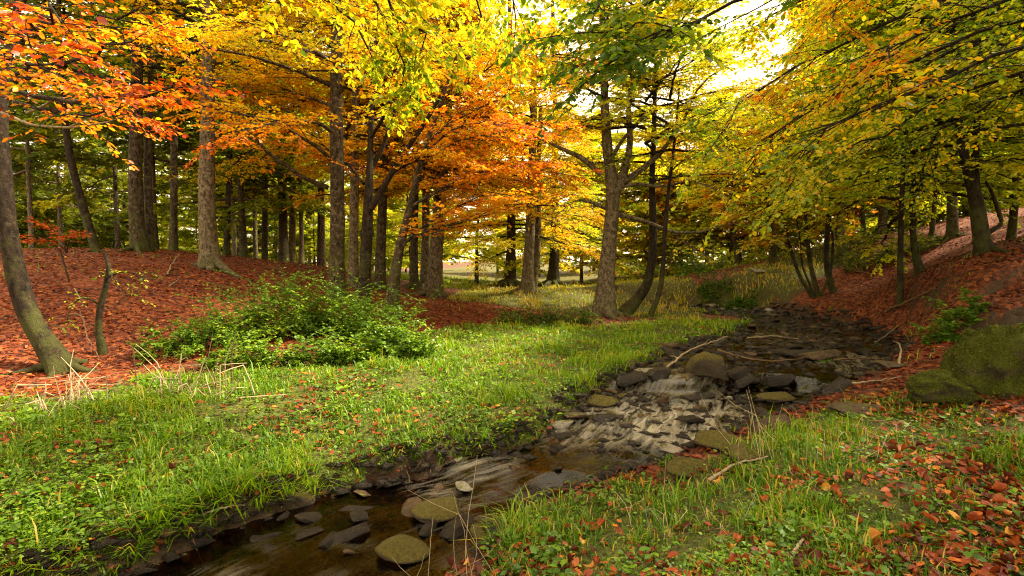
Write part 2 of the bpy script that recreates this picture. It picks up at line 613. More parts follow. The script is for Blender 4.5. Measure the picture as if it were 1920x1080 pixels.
def _inside(x, y):
    return (x > GX0) & (x < GX1 - GS) & (y > GY0) & (y < GY1 - GS)


def stream_at(x, y):
    x, y = np.asarray(x, float).ravel(), np.asarray(y, float).ravel()
    d, w, a = _look(_sdt, x, y)
    ok = _inside(x, y)
    return np.where(ok, d, 50.0), np.where(ok, w, 0.0), np.where(ok, a, 0.0)


_ht = ground_raw(_TX, _TY)


def ground(x, y):
    shp = np.shape(x)
    x, y = np.asarray(x, float).ravel(), np.asarray(y, float).ravel()
    h = _look([_ht], x, y)[0]
    out = ~_inside(x, y)
    if out.any():
        h[out] = ground_raw(x[out], y[out])
    return h.reshape(shp)


def gz(x, y):
    return float(ground(np.array([x]), np.array([y]))[0])


def on_ground(px, py):
    """first hit of a picture ray with the ground"""
    r = ray(px, py)
    for ds in (np.geomspace(1.2, 21.5, 700), np.geomspace(1.2, 60, 900)):
        P = r[None] * (ds / r[1])[:, None] + np.array([0, 0, CAM_H])
        if ds[-1] < 30:
            ok_ = _inside(P[:, 0], P[:, 1])
            P, ds = P[ok_], ds[ok_]
            if not len(ds):
                continue
        g = ground(P[:, 0], P[:, 1])
        k = np.nonzero(P[:, 2] <= g)[0]
        if len(k):
            break
    k = k[0] if len(k) else len(ds) - 1
    return np.array([P[k, 0], P[k, 1], g[k]])


# picture-plan of what covers the ground (outlines traced on the ground)
POLY_MEADOW = [(-900, 1700), (-900, 790), (0, 750), (130, 745), (260, 715), (420, 700), (600, 680), (760, 640), (850, 612), (930, 612), (1110, 612), (1300, 600), (1430, 606), (1260, 665), (1150, 715),
               (1040, 850), (900, 930), (700, 990), (560, 1040), (300, 1160), (0, 1400), (-400, 1800)]
POLY_FAR = [(830, 562), (890, 538), (1000, 528), (1300, 520), (1290, 560), (1320, 600), (1250, 600), (1110, 590), (1000, 580), (930, 570)]
POLY_SLOPE = [(1285, 575), (1290, 545), (1400, 505), (1570, 445), (1600, 470), (1540, 520), (1470, 560), (1420, 598), (1330, 590)]
POLY_FRONT = [(840, 1800), (890, 1040), (960, 955), (1180, 895), (1330, 855), (1480, 795), (1600, 755), (1690, 740), (1800, 760), (1950, 800), (2600, 950), (2600, 1800)]
POLY_LITTER = [(-900, 790), (0, 750), (130, 745), (300, 695), (560, 640), (700, 625), (800, 632), (930, 615), (1110, 605), (1000, 580), (930, 568), (830, 562), (760, 545), (650, 500), (500, 480), (300, 455), (-900, 440)]
POLY_RIGHT = [(1640, 640), (1540, 600), (1480, 565), (1560, 510), (1600, 465), (1680, 425), (1950, 380), (2800, 250), (2800, 800), (1920, 700), (1700, 720)]


def cover(x, y, z, sd_):
    """grass and litter amounts 0..1 at ground points"""
    jx = 26 * fbm2(x * 1.3, y * 1.3, 31)
    px, py = proj(np.stack([x, y, z], -1))
    d = np.maximum(y, 1.0)
    px, py = px + jx * 5 / d, py + 10 * fbm2(x * 1.1, y * 1.1, 41) * 5 / d
    g = np.where(in_poly(px, py, POLY_MEADOW), 1.0, 0.0)
    g = np.maximum(g, np.where(in_poly(px, py, POLY_FAR), .9, 0))
    g = np.maximum(g, np.where(in_poly(px, py, POLY_SLOPE), .75, 0))
    g = np.maximum(g, np.where(in_poly(px, py, POLY_FRONT), .85, 0))
    lit = np.where(in_poly(px, py, POLY_LITTER), 1.0, 0.0)
    lit = np.maximum(lit, np.where(in_poly(px, py, POLY_RIGHT), .9, 0))
    unseen = (y < 1.2) | (px < -900) | (px > 2500)
    g = np.where(unseen, .6, g)
    lit = np.where(unseen, .4, lit)
    other = (g == 0) & (lit == 0)
    lit = np.where(other, np.where(y > 22, .35, .6), lit)
    g = np.where(other & (y > 22) & (x > -12), .8, g)
    inside = smooth(.05, -.03, sd_)
    return g * (1 - inside), lit * (1 - inside), inside


def spread(a0, a1, step, grow, far):
    out = list(np.arange(a0, a1, step))
    s, v = step, a1
    hi = []
    while v < far:
        hi.append(v)
        s *= grow
        v += s
    s, v = step, a0 - step
    lo = []
    while v > -far:
        lo.append(v)
        s *= grow
        v -= s
    return np.array(lo[::-1] + out + hi)


gx = spread(-6.5, 8.5, .075, 1.07, 900)
gy = spread(1.8, 10.5, .07, 1.06, 900)
X, Y = np.meshgrid(gx, gy)
Z = ground(X, Y)
sd0, _, _ = stream_at(X, Y)
gcov, lcov, wet = cover(X.ravel(), Y.ravel(), Z.ravel(), sd0)
nx, ny = len(gx), len(gy)
idx = np.arange(nx * ny).reshape(ny, nx)
mb = MB()
mb.add(np.stack([X, Y, Z], -1), q=np.stack([idx[:-1, :-1], idx[:-1, 1:], idx[1:, 1:], idx[1:, :-1]], -1), h=gcov)

m, nt, nd, lk = nodes_of('forest_floor')
tc = nd.new('ShaderNodeTexCoord')
ag = nd.new('ShaderNodeAttribute'); ag.attribute_name = 'grass'
al = nd.new('ShaderNodeAttribute'); al.attribute_name = 'litter'
aw = nd.new('ShaderNodeAttribute'); aw.attribute_name = 'wet'
n1 = noise_node(nd, lk, 9, 8, .72, tc.outputs['Object'])
soil = ramp(nd, [(.3, (.020, .013, .008)), (.55, (.055, .034, .018)), (.75, (.11, .07, .035))])
lk.new(n1.outputs[0], soil.inputs[0])
vo = nd.new('ShaderNodeTexVoronoi')
vo.inputs['Scale'].default_value = 16
vo.inputs['Randomness'].default_value = 1
lk.new(tc.outputs['Object'], vo.inputs['Vector'])
litr = ramp(nd, [(.0, (.03, .008, .004)), (.35, (.095, .019, .006)), (.65, (.17, .036, .010)), (.9, (.25, .075, .02))])
sepc = nd.new('ShaderNodeSeparateColor')
lk.new(vo.outputs['Color'], sepc.inputs[0])
lk.new(sepc.outputs[0], litr.inputs[0])
n2 = noise_node(nd, lk, 30, 6, .7, tc.outputs['Object'])
grs = ramp(nd, [(.32, (.016, .012, .006)), (.47, (.045, .048, .007)), (.58, (.085, .095, .010)), (.74, (.20, .15, .03))])
lk.new(n2.outputs[0], grs.inputs[0])


def mixc(f, a, b):
    x = nd.new('ShaderNodeMix')
    x.data_type = 'RGBA'
    lk.new(f, x.inputs[0]); lk.new(a, x.inputs[6]); lk.new(b, x.inputs[7])
    return x.outputs[2]


geo = nd.new('ShaderNodeNewGeometry')
spz = nd.new('ShaderNodeSeparateXYZ')
lk.new(geo.outputs['True Normal'], spz.inputs[0])
stp = ramp(nd, [(.36, (1, 1, 1)), (.52, (0, 0, 0))])
lk.new(spz.outputs[2], stp.inputs[0])
c = mixc(al.outputs['Fac'], soil.outputs[0], litr.outputs[0])
c = mixc(ag.outputs['Fac'], c, grs.outputs[0])
c = mixc(stp.outputs[0], c, soil.outputs[0])
bedr = ramp(nd, [(.3, (.014, .009, .006)), (.55, (.05, .028, .014)), (.78, (.11, .065, .03))])
n3 = noise_node(nd, lk, 14, 6, .7, tc.outputs['Object'])
lk.new(n3.outputs[0], bedr.inputs[0])
c = mixc(aw.outputs['Fac'], c, bedr.outputs[0])
b = nd.new('ShaderNodeBsdfPrincipled')
b.inputs['Roughness'].default_value = .85
b.inputs['Specular IOR Level'].default_value = .25
lk.new(c, b.inputs['Base Color'])
bp = nd.new('ShaderNodeBump')
bp.inputs['Strength'].default_value = .7
bp.inputs['Distance'].default_value = .04
lk.new(n2.outputs[0], bp.inputs['Height'])
lk.new(bp.outputs[0], b.inputs['Normal'])
o = nd.new('ShaderNodeOutputMaterial')
lk.new(b.outputs[0], o.inputs[0])
M_GROUND = m
me = mb.mesh('ground', M_GROUND, attr='grass')
for nm, arr in (('litter', lcov), ('wet', wet)):
    a = me.attributes.new(nm, 'FLOAT', 'POINT')
    a.data.foreach_set('value', arr.astype(np.float32))
tag(link('ground', me), 'forest floor of soil, leaf litter and meadow around the stream', kind='structure')

# ------------------------------------------------------------------ water
NA, NC = 620, 34
arc = np.linspace(S_ARC[3], S_ARC[-1], NA)
Lp = resample(np.concatenate([S_L, S_W[:, None]], 1), S_ARC, arc)
Rp = resample(S_R, S_ARC, arc)
tt = np.linspace(-.16, 1.16, NC)
WX = Lp[:, None, 0] * (1 - tt) + Rp[:, None, 0] * tt
WY = Lp[:, None, 1] * (1 - tt) + Rp[:, None, 1] * tt
WZ = np.broadcast_to(np.interp(arc, S_ARC, S_Z)[:, None], WX.shape).copy()
# the fall is not straight across: shift the height profile along the stream
shift = .6 * noise2(WX * 1.3, WY * .4, 61) + .18 * noise2(WX * 4.1, WY, 62)
WZ = np.interp((arc[:, None] + shift).ravel(), S_ARC, S_Z).reshape(WX.shape)
slope = np.abs(np.gradient(WZ, axis=0)) / max(arc[1] - arc[0], 1e-6)
WZ = WZ + .012 * noise2(WX * 5, WY * 5, 63) * (1 + 2 * np.clip(slope * 4, 0, 1)) + .006 * noise2(WX * 14, WY * 9, 64)
foam_sheen = np.clip(smooth(.10, .42, slope), 0, 1) * smooth(2.9, 3.3, WX) * smooth(4.7, 4.2, WX) * smooth(-.15, .3, noise2(WX * 2.6, WY * .5, 68))
# broken water, with the sky's sheen painted in pale, over the shallow stony bed
riff_sheen = smooth(-.1, .7, noise2(WX * .9, WY * .9, 66) + .25) * smooth(4.9, 5.6, WY) * smooth(16, 9, WY) * (.45 + .55 * smooth(7.0, 6.4, WY))
foam_sheen = np.clip(np.maximum(foam_sheen, .8 * riff_sheen), 0, 1)
lowf = np.exp(-((WX + .35) ** 2 + (WY - 4.75) ** 2 * .6) / .5) * .5 + np.exp(-((WX + 2.0) ** 2 + (WY - 3.45) ** 2) / .10) * .6
foam_sheen = np.clip(np.maximum(foam_sheen, lowf * (.6 + .4 * noise2(WX * 3, WY * 3, 67))), 0, 1)
mb = MB()
idx = np.arange(NA * NC).reshape(NA, NC)
mb.add(np.stack([WX, WY, WZ], -1), q=np.stack([idx[:-1, :-1], idx[1:, :-1], idx[1:, 1:], idx[:-1, 1:]], -1), h=foam_sheen.ravel())
m, nt, nd, lk = nodes_of('stream_water')
uv = nd.new('ShaderNodeUVMap'); uv.uv_map = 'flow'
mp = nd.new('ShaderNodeMapping')
mp.inputs['Scale'].default_value = (5.5, .9, 1)
lk.new(uv.outputs[0], mp.inputs[0])
na = noise_node(nd, lk, 1.6, 6, .62, mp.outputs[0], 1.0)
af = nd.new('ShaderNodeAttribute'); af.attribute_name = 'foam_sheen'
sb = nd.new('ShaderNodeMath'); sb.operation = 'SUBTRACT'
lk.new(na.outputs[0], sb.inputs[0]); sb.inputs[1].default_value = .34
ms = nd.new('ShaderNodeMath'); ms.operation = 'MULTIPLY'
lk.new(af.outputs['Fac'], ms.inputs[0]); lk.new(sb.outputs[0], ms.inputs[1])
fr = ramp(nd, [(.03, (0, 0, 0)), (.25, (.62, .62, .62))])
lk.new(ms.outputs[0], fr.inputs[0])
bp = nd.new('ShaderNodeBump'); bp.inputs['Strength'].default_value = .3; bp.inputs['Distance'].default_value = .02
lk.new(na.outputs[0], bp.inputs['Height'])
tr = nd.new('ShaderNodeBsdfTransparent'); tr.inputs[0].default_value = (.46, .30, .16, 1)
gl = nd.new('ShaderNodeBsdfGlossy'); gl.inputs['Roughness'].default_value = .12
gl.inputs['Color'].default_value = (1, 1, 1, 1)
lk.new(bp.outputs[0], gl.inputs['Normal'])
fn = nd.new('ShaderNodeFresnel'); fn.inputs[0].default_value = 1.36
lk.new(bp.outputs[0], fn.inputs['Normal'])
mx = nd.new('ShaderNodeMixShader')
lk.new(fn.outputs[0], mx.inputs[0]); lk.new(tr.outputs[0], mx.inputs[1]); lk.new(gl.outputs[0], mx.inputs[2])
fd = nd.new('ShaderNodeBsdfDiffuse'); fd.inputs[0].default_value = (.50, .45, .36, 1)
mx2 = nd.new('ShaderNodeMixShader')
lk.new(fr.outputs[0], mx2.inputs[0]); lk.new(mx.outputs[0], mx2.inputs[1]); lk.new(fd.outputs[0], mx2.inputs[2])
o = nd.new('ShaderNodeOutputMaterial'); lk.new(mx2.outputs[0], o.inputs[0])
me = mb.mesh('stream_water', m, attr='foam_sheen')
uvl = me.uv_layers.new(name='flow')
U = np.stack([tt[None, :] * 2 * Lp[:, None, 3] * np.ones_like(WX), np.broadcast_to(arc[:, None], WX.shape)], -1).reshape(-1, 2)
li = np.zeros(len(me.loops), np.int32)
me.loops.foreach_get('vertex_index', li)
uvl.data.foreach_set('uv', U[li].astype(np.float32).ravel())
tag(link('stream_water', me), 'shallow brown stream with white riffles and painted sky sheen between the stones', kind='structure')

# ------------------------------------------------------------------ trees
def catmull(P, n):
    P = np.asarray(P, float)
    s = np.concatenate([[0], np.cumsum(np.linalg.norm(np.diff(P[:, :3], axis=0), axis=1))])
    ns = np.linspace(0, s[-1], n)
    Q = np.stack([np.interp(ns, s, P[:, i]) for i in range(P.shape[1])], -1)
    k = max(1, n // (3 * len(P)))
    pad = np.concatenate([2 * Q[:1] - Q[1:k + 1][::-1], Q, 2 * Q[-1:] - Q[-k - 1:-1][::-1]])
    return np.stack([pad[i:i + n] for i in range(2 * k + 1)]).mean(0)


def trunk_mesh(mb, P, R, k=18, flare=.6, seed=0, sink=.25):
    """a trunk with uneven girth and a flared, lobed foot"""
    n = len(P)
    T = nrm(np.gradient(P, axis=0))
    ref = np.array([1.0, 0.05, 0])
    Xa = nrm(ref - T * (T @ ref)[:, None])
    Ya = np.cross(T, Xa)
    ang = np.arange(k) * 2 * math.pi / k
    hgt = np.concatenate([[0], np.cumsum(np.linalg.norm(np.diff(P, axis=0), axis=1))])
    r0 = R[0]
    fl = .55 * flare * np.exp(-hgt / (1.0 * r0 + .05))
    lob = .8 + .55 * np.sin(ang * 5 + seed) + .4 * np.sin(ang * 3 + seed * 2.1)
    rad = R[:, None] * (1 + fl[:, None] * lob[None]) * (1 + .05 * noise3(np.stack(np.broadcast_arrays(np.cos(ang)[None] * 1.3, np.sin(ang)[None] * 1.3, (hgt * 1.2)[:, None]), -1), seed)
                                                      + .05 * noise3(np.stack(np.broadcast_arrays(np.cos(ang)[None] * 3, np.sin(ang)[None] * 3, (hgt * 4)[:, None]), -1), seed + 3))
    V = P[:, None] + rad[..., None] * (Xa[:, None] * np.cos(ang)[None, :, None] + Ya[:, None] * np.sin(ang)[None, :, None])
    idx = np.arange(n * k).reshape(n, k)
    q = np.stack([idx[:-1], np.roll(idx, -1, 1)[:-1], np.roll(idx, -1, 1)[1:], idx[1:]], -1)
    mb.add(V, q=q)
    c = np.concatenate([V[-1], P[-1:] + T[-1:] * R[-1] * .6])
    mb.add(c, t=[(j, (j + 1) % k, k) for j in range(k)])


_leafmesh = {}


def single_leaf_mesh(b):
    if b not in _leafmesh:
        m_ = MB()
        leaves(m_, np.zeros((1, 3)), np.array([[0, 1.0, 0]]), np.array([[0, 0, 1.0]]), 1.0, 1.0, (b + .5) / 24, 'full')
        _leafmesh[b] = m_.mesh('leaf', M_LEAF)
    return _leafmesh[b]


UP = np.array([0, 0, 1.0])


def grow(limbs, nb=11, nc=9, nl=7, sub=1.5, tw=.42, leaf=.085, spread_=.85, droop=.10, flat=.35, seed=1, dens=1.0, hue=(.6, .1, .15), kind='low', wood=None, foliage=None, single=0,
         parent=None, base=None, huefn=None, tstart=.18, leaf_hang=.15, clump=.55, sub_r=.011, keep=None):
    """branch every limb (S, V, B, r) into side branches, twigs and leaves"""
    g = np.random.default_rng(seed)
    S = np.array([l[0] for l in limbs]); V = np.array([l[1] for l in limbs]); B = np.array([l[2] for l in limbs]); Rr = np.array([l[3] for l in limbs])
    a = len(S)
    t = np.linspace(0, 1, 11)
    P = S[:, None] + V[:, None] * t[None, :, None] + B[:, None] * (t ** 2)[None, :, None]
    Lm = np.linalg.norm(V + B, axis=1)
    wob = .018 * Lm[:, None, None] * g.normal(size=P.shape) * (t * (1 - .3 * t))[None, :, None]
    P = P + wob
    R = Rr[:, None] * (1 - .86 * t)[None] + .004
    tubes(wood, P, R, 7)
    # side branches
    tb = np.clip(np.linspace(tstart, 1.0, nb)[None] + g.normal(size=(a, nb)) * .02, .05, 1)
    fi = tb * 10
    i0 = np.clip(fi.astype(int), 0, 9)
    f = (fi - i0)[..., None]
    ar = np.arange(a)[:, None]
    SS = P[ar, i0] * (1 - f) + P[ar, i0 + 1] * f
    TT = nrm(V[:, None] + 2 * B[:, None] * tb[..., None])
    side = nrm(np.cross(TT, UP) + 1e-6) * np.where(np.arange(nb) % 2 == 0, 1, -1)[None, :, None]
    an = spread_ * (1 - .55 * tb ** 3) + g.normal(size=(a, nb)) * .18
    DD = nrm(TT * np.cos(an)[..., None] + side * np.sin(an)[..., None] + UP * (g.normal(size=(a, nb)) * flat * .5 + .06)[..., None])
    LL = np.minimum(sub * (1 - .5 * tb) * g.uniform(.6, 1.25, (a, nb)), Lm[:, None] * .75)
    BB = TT * (.22 * LL)[..., None] - UP * (droop * LL * g.uniform(.3, 1.7, (a, nb)))[..., None] + g.normal(size=(a, nb, 3)) * (.08 * LL)[..., None]
    SS, DD, LL, BB = SS.reshape(-1, 3), DD.reshape(-1, 3), LL.ravel(), BB.reshape(-1, 3)
    if keep is not None:
        k_ = keep(SS + DD * LL[:, None] * .6)
        SS, DD, LL, BB = SS[k_], DD[k_], LL[k_], BB[k_]
    k_ = g.random(len(SS)) < min(1, dens * 1.0 + .0)
    SS, DD, LL, BB = SS[k_], DD[k_], LL[k_], BB[k_]
    m = len(SS)
    t4 = np.linspace(0, 1, 4)
    P2 = SS[:, None] + (DD * LL[:, None])[:, None] * t4[None, :, None] + BB[:, None] * (t4 ** 2)[None, :, None]
    tubes(wood, P2, (sub_r * (LL / 1.2) ** .5)[:, None] * (1 - .75 * t4)[None] + .001, 4)
    # twigs
    tb = np.clip(np.linspace(.12, 1.0, nc)[None] + g.normal(size=(m, nc)) * .03, .05, 1)
    S3 = SS[:, None] + (DD * LL[:, None])[:, None] * tb[..., None] + BB[:, None] * (tb ** 2)[..., None]
    T3 = nrm((DD * LL[:, None])[:, None] + 2 * BB[:, None] * tb[..., None])
    side = nrm(np.cross(T3, UP) + 1e-6) * np.where(np.arange(nc) % 2 == 0, 1, -1)[None, :, None]
    an = .8 * (1 - .7 * tb ** 4) + g.normal(size=(m, nc)) * .2
    D3 = nrm(T3 * np.cos(an)[..., None] + side * np.sin(an)[..., None] + UP * (g.normal(size=(m, nc)) * flat * .6 - .05)[..., None])
    L3 = tw * (1 - .35 * tb) * g.uniform(.6, 1.3, (m, nc))
    S3, D3, L3 = S3.reshape(-1, 3), D3.reshape(-1, 3), L3.ravel()
    k_ = noise3(S3 * 1.3, seed) + g.normal(size=len(S3)) * .35 > -clump
    S3, D3, L3 = S3[k_], D3[k_], L3[k_]
    E3 = S3 + D3 * L3[:, None] - UP * (.12 * L3)[:, None]
    cones(wood, S3, E3, np.full(len(S3), max(.0028, leaf * .035)))
    m = len(S3)
    tb = np.clip(np.linspace(.15, 1.0, nl)[None] + g.normal(size=(m, nl)) * .05, 0, 1.05)
    P4 = S3[:, None] + (E3 - S3)[:, None] * tb[..., None]
    T4 = nrm(E3 - S3)[:, None]
    side = nrm(np.cross(T4, UP) + 1e-6) * np.where(np.arange(nl) % 2 == 0, 1, -1)[None, :, None]
    an = 1.0 * (1 - .6 * tb ** 4) + g.normal(size=(m, nl)) * .35
    D4 = T4 * np.cos(an)[..., None] + side * np.sin(an)[..., None] + UP * (g.normal(size=(m, nl)) * .25 - leaf_hang)[..., None]
    N4 = nrm(UP + g.normal(size=(m, nl, 3)) * .42)
    P4, D4, N4 = P4.reshape(-1, 3), nrm(D4.reshape(-1, 3)), N4.reshape(-1, 3)
    L4 = leaf * g.uniform(.7, 1.25, len(P4))
    W4 = L4 * g.uniform(.58, .78, len(P4))
    mu, sp, cl = hue
    H = (huefn(P4) if huefn else mu) + cl * noise3(P4 * .55, seed + 5) + .6 * cl * noise3(P4 * 1.9, seed + 6) + g.normal(size=len(P4)) * sp
    H = np.clip(H, .02, .99)
    if single and parent is not None:
        px, py = proj(P4)
        ok = (px > -20) & (px < 1940) & (py > -20) & (py < 1080) & (P4[:, 1] > .8)
        cand = np.nonzero(ok)[0]
        cand = cand[np.argsort(np.linalg.norm(P4[cand] - np.array([0, 0, CAM_H]), axis=1))][:single]
        X = nrm(np.cross(D4[cand], N4[cand]))
        Zz = np.cross(X, D4[cand])
        for q, c in enumerate(cand):
            o = bpy.data.objects.new('leaf', single_leaf_mesh(int(min(23, H[c] * 24))))
            COL.objects.link(o)
            o.parent = parent
            o.matrix_local = Matrix(((X[q, 0] * W4[c], D4[c, 0] * L4[c], Zz[q, 0] * W4[c], P4[c, 0] - base[0]), (X[q, 1] * W4[c], D4[c, 1] * L4[c], Zz[q, 1] * W4[c], P4[c, 1] - base[1]),
                                     (X[q, 2] * W4[c], D4[c, 2] * L4[c], Zz[q, 2] * W4[c], P4[c, 2] - base[2]), (0, 0, 0, 1)))
        keep_ = np.ones(len(P4), bool)
        keep_[cand] = False
        P4, D4, N4, L4, W4, H = P4[keep_], D4[keep_], N4[keep_], L4[keep_], W4[keep_], H[keep_]
    leaves(foliage, P4, D4, N4, L4, W4, H, kind)
    return len(P4)


def bez(p0, pm, p1, r):
    p0, pm, p1 = map(np.asarray, (p0, pm, p1))
    return (p0, -3 * p0 + 4 * pm - p1, 2 * p0 - 4 * pm + 2 * p1, r)


def auto_limbs(P, R, n, z0, z1, length, seed, az=None, rise=(.1, .6), top_short=.5):
    g = np.random.default_rng(seed + 100)
    out = []
    zz = P[:, 2]
    a0 = g.uniform(0, 6.28)
    for i in range(n):
        f = (i + g.uniform(0, 1)) / n
        z = z0 + (z1 - z0) * f
        k = int(np.argmin(np.abs(zz - z)))
        ang = a0 + i * 2.4 + g.normal() * .3
        if az is not None:
            ang = az[0] + g.uniform(-1, 1) * az[1]
        el = rise[0] + (rise[1] - rise[0]) * f + g.normal() * .12
        L = length * (1 - top_short * f) * g.uniform(.7, 1.15)
        dirv = np.array([math.cos(ang) * math.cos(el), math.sin(ang) * math.cos(el), math.sin(el)])
        sag = np.array([g.normal() * .1, g.normal() * .1, -.10 - .25 * max(el, 0)])
        out.append((P[k] + np.zeros(3), dirv * L, sag * L, max(.014, min(R[k] * .5, .02 + L * .009))))
    return out


TREES = []


def tree(label, path, limbs=(), auto=None, bark=None, name='beech_tree', group=None, forks=(), roots=(), foliage=None, k=18, flare=.55, seed=1, n=46, cat='tree', crown=None, extra=None, base=None, sink=.12):
    """path: [(point, radius)...] from the ground up; forks: further stems [(points, radii)]; foliage: dict for grow()"""
    P0 = np.array([list(p) + [r] for p, r in path], float)
    Q = catmull(P0, n)
    P, R = Q[:, :3], Q[:, 3]
    if base is None:
        base = P[0].copy()
    P = P.copy()
    P[0, 2] -= sink
    root = link(name, None, loc=base)
    tag(root, label, cat, group)
    bark = bark or M_BARK
    mb_ = MB()
    trunk_mesh(mb_, P, R, k, flare, seed)
    link('trunk', mb_.mesh('trunk', bark, origin=base), root)
    for fk in forks:
        F = catmull(np.array([list(p) + [r] for p, r in fk], float), 30)
        mf = MB()
        tubes(mf, F[None, :, :3], F[None, :, 3] * (1 + .05 * noise2(np.arange(30)[None] * .5, 0, seed)), 12, cap=True)
        link('limb', mf.mesh('limb', bark, origin=base), root)
    if not roots and R[0] > .11 and flare > .3:
        gr = np.random.default_rng(seed + 900)
        a_ = gr.uniform(0, 6.28)
        roots = []
        for q in range(5):
            a_ += 1.257 + gr.normal() * .25
            ln_ = R[0] * gr.uniform(2.0, 4.2)
            rt = []
            for f in (0, .25, .5, .75, 1.0):
                x_, y_ = base[0] + math.cos(a_ + .3 * f) * f * ln_, base[1] + math.sin(a_ + .3 * f) * f * ln_
                rt.append((np.array([x_, y_, gz(x_, y_) + .9 * R[0] * (1 - f) ** 2.2 - .03 * f]), R[0] * (.42 - .30 * f)))
            roots.append(rt)
    for rt in roots:
        F = catmull(np.array([list(p) + [r] for p, r in rt], float), 22)
        mf = MB()
        tubes(mf, F[None, :, :3], F[None, :, 3], 9, cap=True)
        link('root', mf.mesh('root', bark, origin=base), root)
    for cr in ([crown] if isinstance(crown, tuple) else crown or []):
        top_ = P[int(np.argmin(np.abs(P[:, 2] - base[2] - 6)))]
        shared_crown(root, cr[0], cr[1], seed * 1.7 % 6.28, cr[2] if len(cr) > 2 else 1.0, .7 * (top_[0] - base[0]), .7 * (top_[1] - base[1]), cr[3] if len(cr) > 3 else 0.0)
    L = list(limbs)
    if auto:
        au = dict(auto)
        src = au.pop('src', None)
        if src is not None:
            F = catmull(np.array([list(p) + [r] for p, r in forks[src]], float), 30)
            L += auto_limbs(F[:, :3], F[:, 3], seed=seed, **au)
        else:
            L += auto_limbs(P, R, seed=seed, **au)
    if L and foliage:
        wood, fol = MB(), MB()
        fo = dict(foliage)
        sets = fo.pop('sets', None)
        cnt = grow(L, wood=wood, foliage=fol, parent=root, base=base, seed=seed, **fo)
        if extra:
            for ex in extra:
                ex = dict(ex)
                lm = ex.pop('limbs')
                cnt += grow(lm, wood=wood, foliage=fol, parent=root, base=base, seed=seed + 77, **{**fo, **ex})
        link('branches', wood.mesh('branches', M_TWIG if fo.get('kind') == 'full' else bark, origin=base), root)
        c_ = link('crown', fol.mesh('crown', M_LEAF, smooth_shade=False, origin=base), root)
        c_['kind'] = 'stuff'
        TREES.append((label, cnt))
    return root


def px_path(pts, d=None):
    """[(px, py, width_px[, d])] -> [(point, radius)]"""
    out = []
    for p in pts:
        dd = p[3] if len(p) > 3 else d
        u = (p[0] - 960) / 960
        out.append((at(p[0], p[1], dd), 0.82 * p[2] / 2 / 960 * dd / math.sqrt(1 + u * u)))
    return out


def ground_first(path):
    p = path[0][0]
    p[2] = gz(p[0], p[1])
    return path


def limb_px(a, b, c, r):
    return bez(at(*a), at(*b), at(*c), r)

# ------------------------------------------------------------------ foliage of the background trees: a few crowns grown, then copied
BG_RAMPS = {
    'dark green': [(.2, (.02, .040, .005)), (.45, (.065, .105, .009)), (.6, (.14, .17, .012)), (.8, (.30, .25, .018))],
    'olive green': [(.2, (.03, .055, .007)), (.45, (.10, .15, .010)), (.6, (.22, .25, .014)), (.8, (.46, .34, .02))],
    'yellow': [(.2, (.24, .30, .018)), (.42, (.62, .58, .025)), (.58, (.84, .64, .025)), (.8, (.80, .40, .018))],
    'yellow-green': [(.2, (.10, .17, .012)), (.42, (.30, .40, .018)), (.58, (.54, .54, .022)), (.8, (.74, .50, .02))],
    'golden': [(.2, (.20, .27, .015)), (.40, (.58, .48, .018)), (.55, (.74, .42, .015)), (.72, (.66, .21, .011)), (.85, (.5, .10, .009))],
    'orange': [(.2, (.30, .30, .02)), (.42, (.58, .36, .02)), (.58, (.58, .20, .014)), (.8, (.42, .08, .010))],
}
BG_MATS = {k_: leaf_material(k_.replace(' ', '_') + '_foliage', v) for k_, v in BG_RAMPS.items()}
PROTO = []
for i, (h_, z0, n_, ln, r_) in enumerate([(13, 3.0, 34, 4.2, .22), (12, 2.2, 34, 4.4, .18), (14, 4.0, 32, 4.0, .26), (9.5, 1.3, 30, 3.8, .13), (12.5, 4.6, 24, 3.4, .13)]):
    g_ = np.random.default_rng(300 + i)
    pts = np.array([(0, 0, 0, r_ * 1.15)] + [(g_.normal() * .25 * f, g_.normal() * .25 * f, h_ * f, r_ * (1 - .75 * f)) for f in (.15, .35, .6, .85, 1)])
    Q = catmull(pts, 26)
    tm, wd, fl_ = MB(), MB(), MB()
    P = Q[:, :3].copy()
    P[0, 2] -= .4
    trunk_mesh(tm, P, Q[:, 3], 10, .5, i)
    grow(auto_limbs(P, Q[:, 3], n_, z0, h_ * .97, ln, 400 + i, rise=(.0, .6), top_short=.65), wood=wd, foliage=fl_, seed=500 + i, nb=11, nc=9, nl=7, sub=2.1, tw=.66, leaf=.25, hue=(.5, .08, .12), clump={3: .22, 4: .0}.get(i, .30))
    PROTO.append((tm.mesh('trunk', M_BARK_DARK), wd.mesh('branches', M_BARK_DARK), fl_.mesh('crown', BG_MATS['olive green'], smooth_shade=False), h_))


# denser crowns for the middle distance, shared between trees
CROWN = []
for i, (h_, z0, n_, ln) in enumerate([(11.5, 3.4, 30, 4.4), (11.0, 2.6, 30, 4.0), (12.0, 4.4, 28, 4.2), (11.5, 4.8, 24, 3.8)]):
    g_ = np.random.default_rng(340 + i)
    Q = catmull(np.array([(0, 0, 0, .2), (0, 0, h_ * .5, .13), (0, 0, h_, .03)]), 26)
    wd, fl_ = MB(), MB()
    grow(auto_limbs(Q[:, :3], Q[:, 3], n_, z0, h_ * .98, ln, 440 + i, rise=(.0, .6), top_short=.6), wood=wd, foliage=fl_, seed=540 + i, nb=13, nc=12, nl=9, sub=1.8, tw=.5, leaf=.115, hue=(.5, .07, .12), clump=.42 if i < 3 else .08)
    CROWN.append((wd.mesh('branches', M_BARK_DARK), fl_.mesh('crown', BG_MATS['olive green'], smooth_shade=False)))


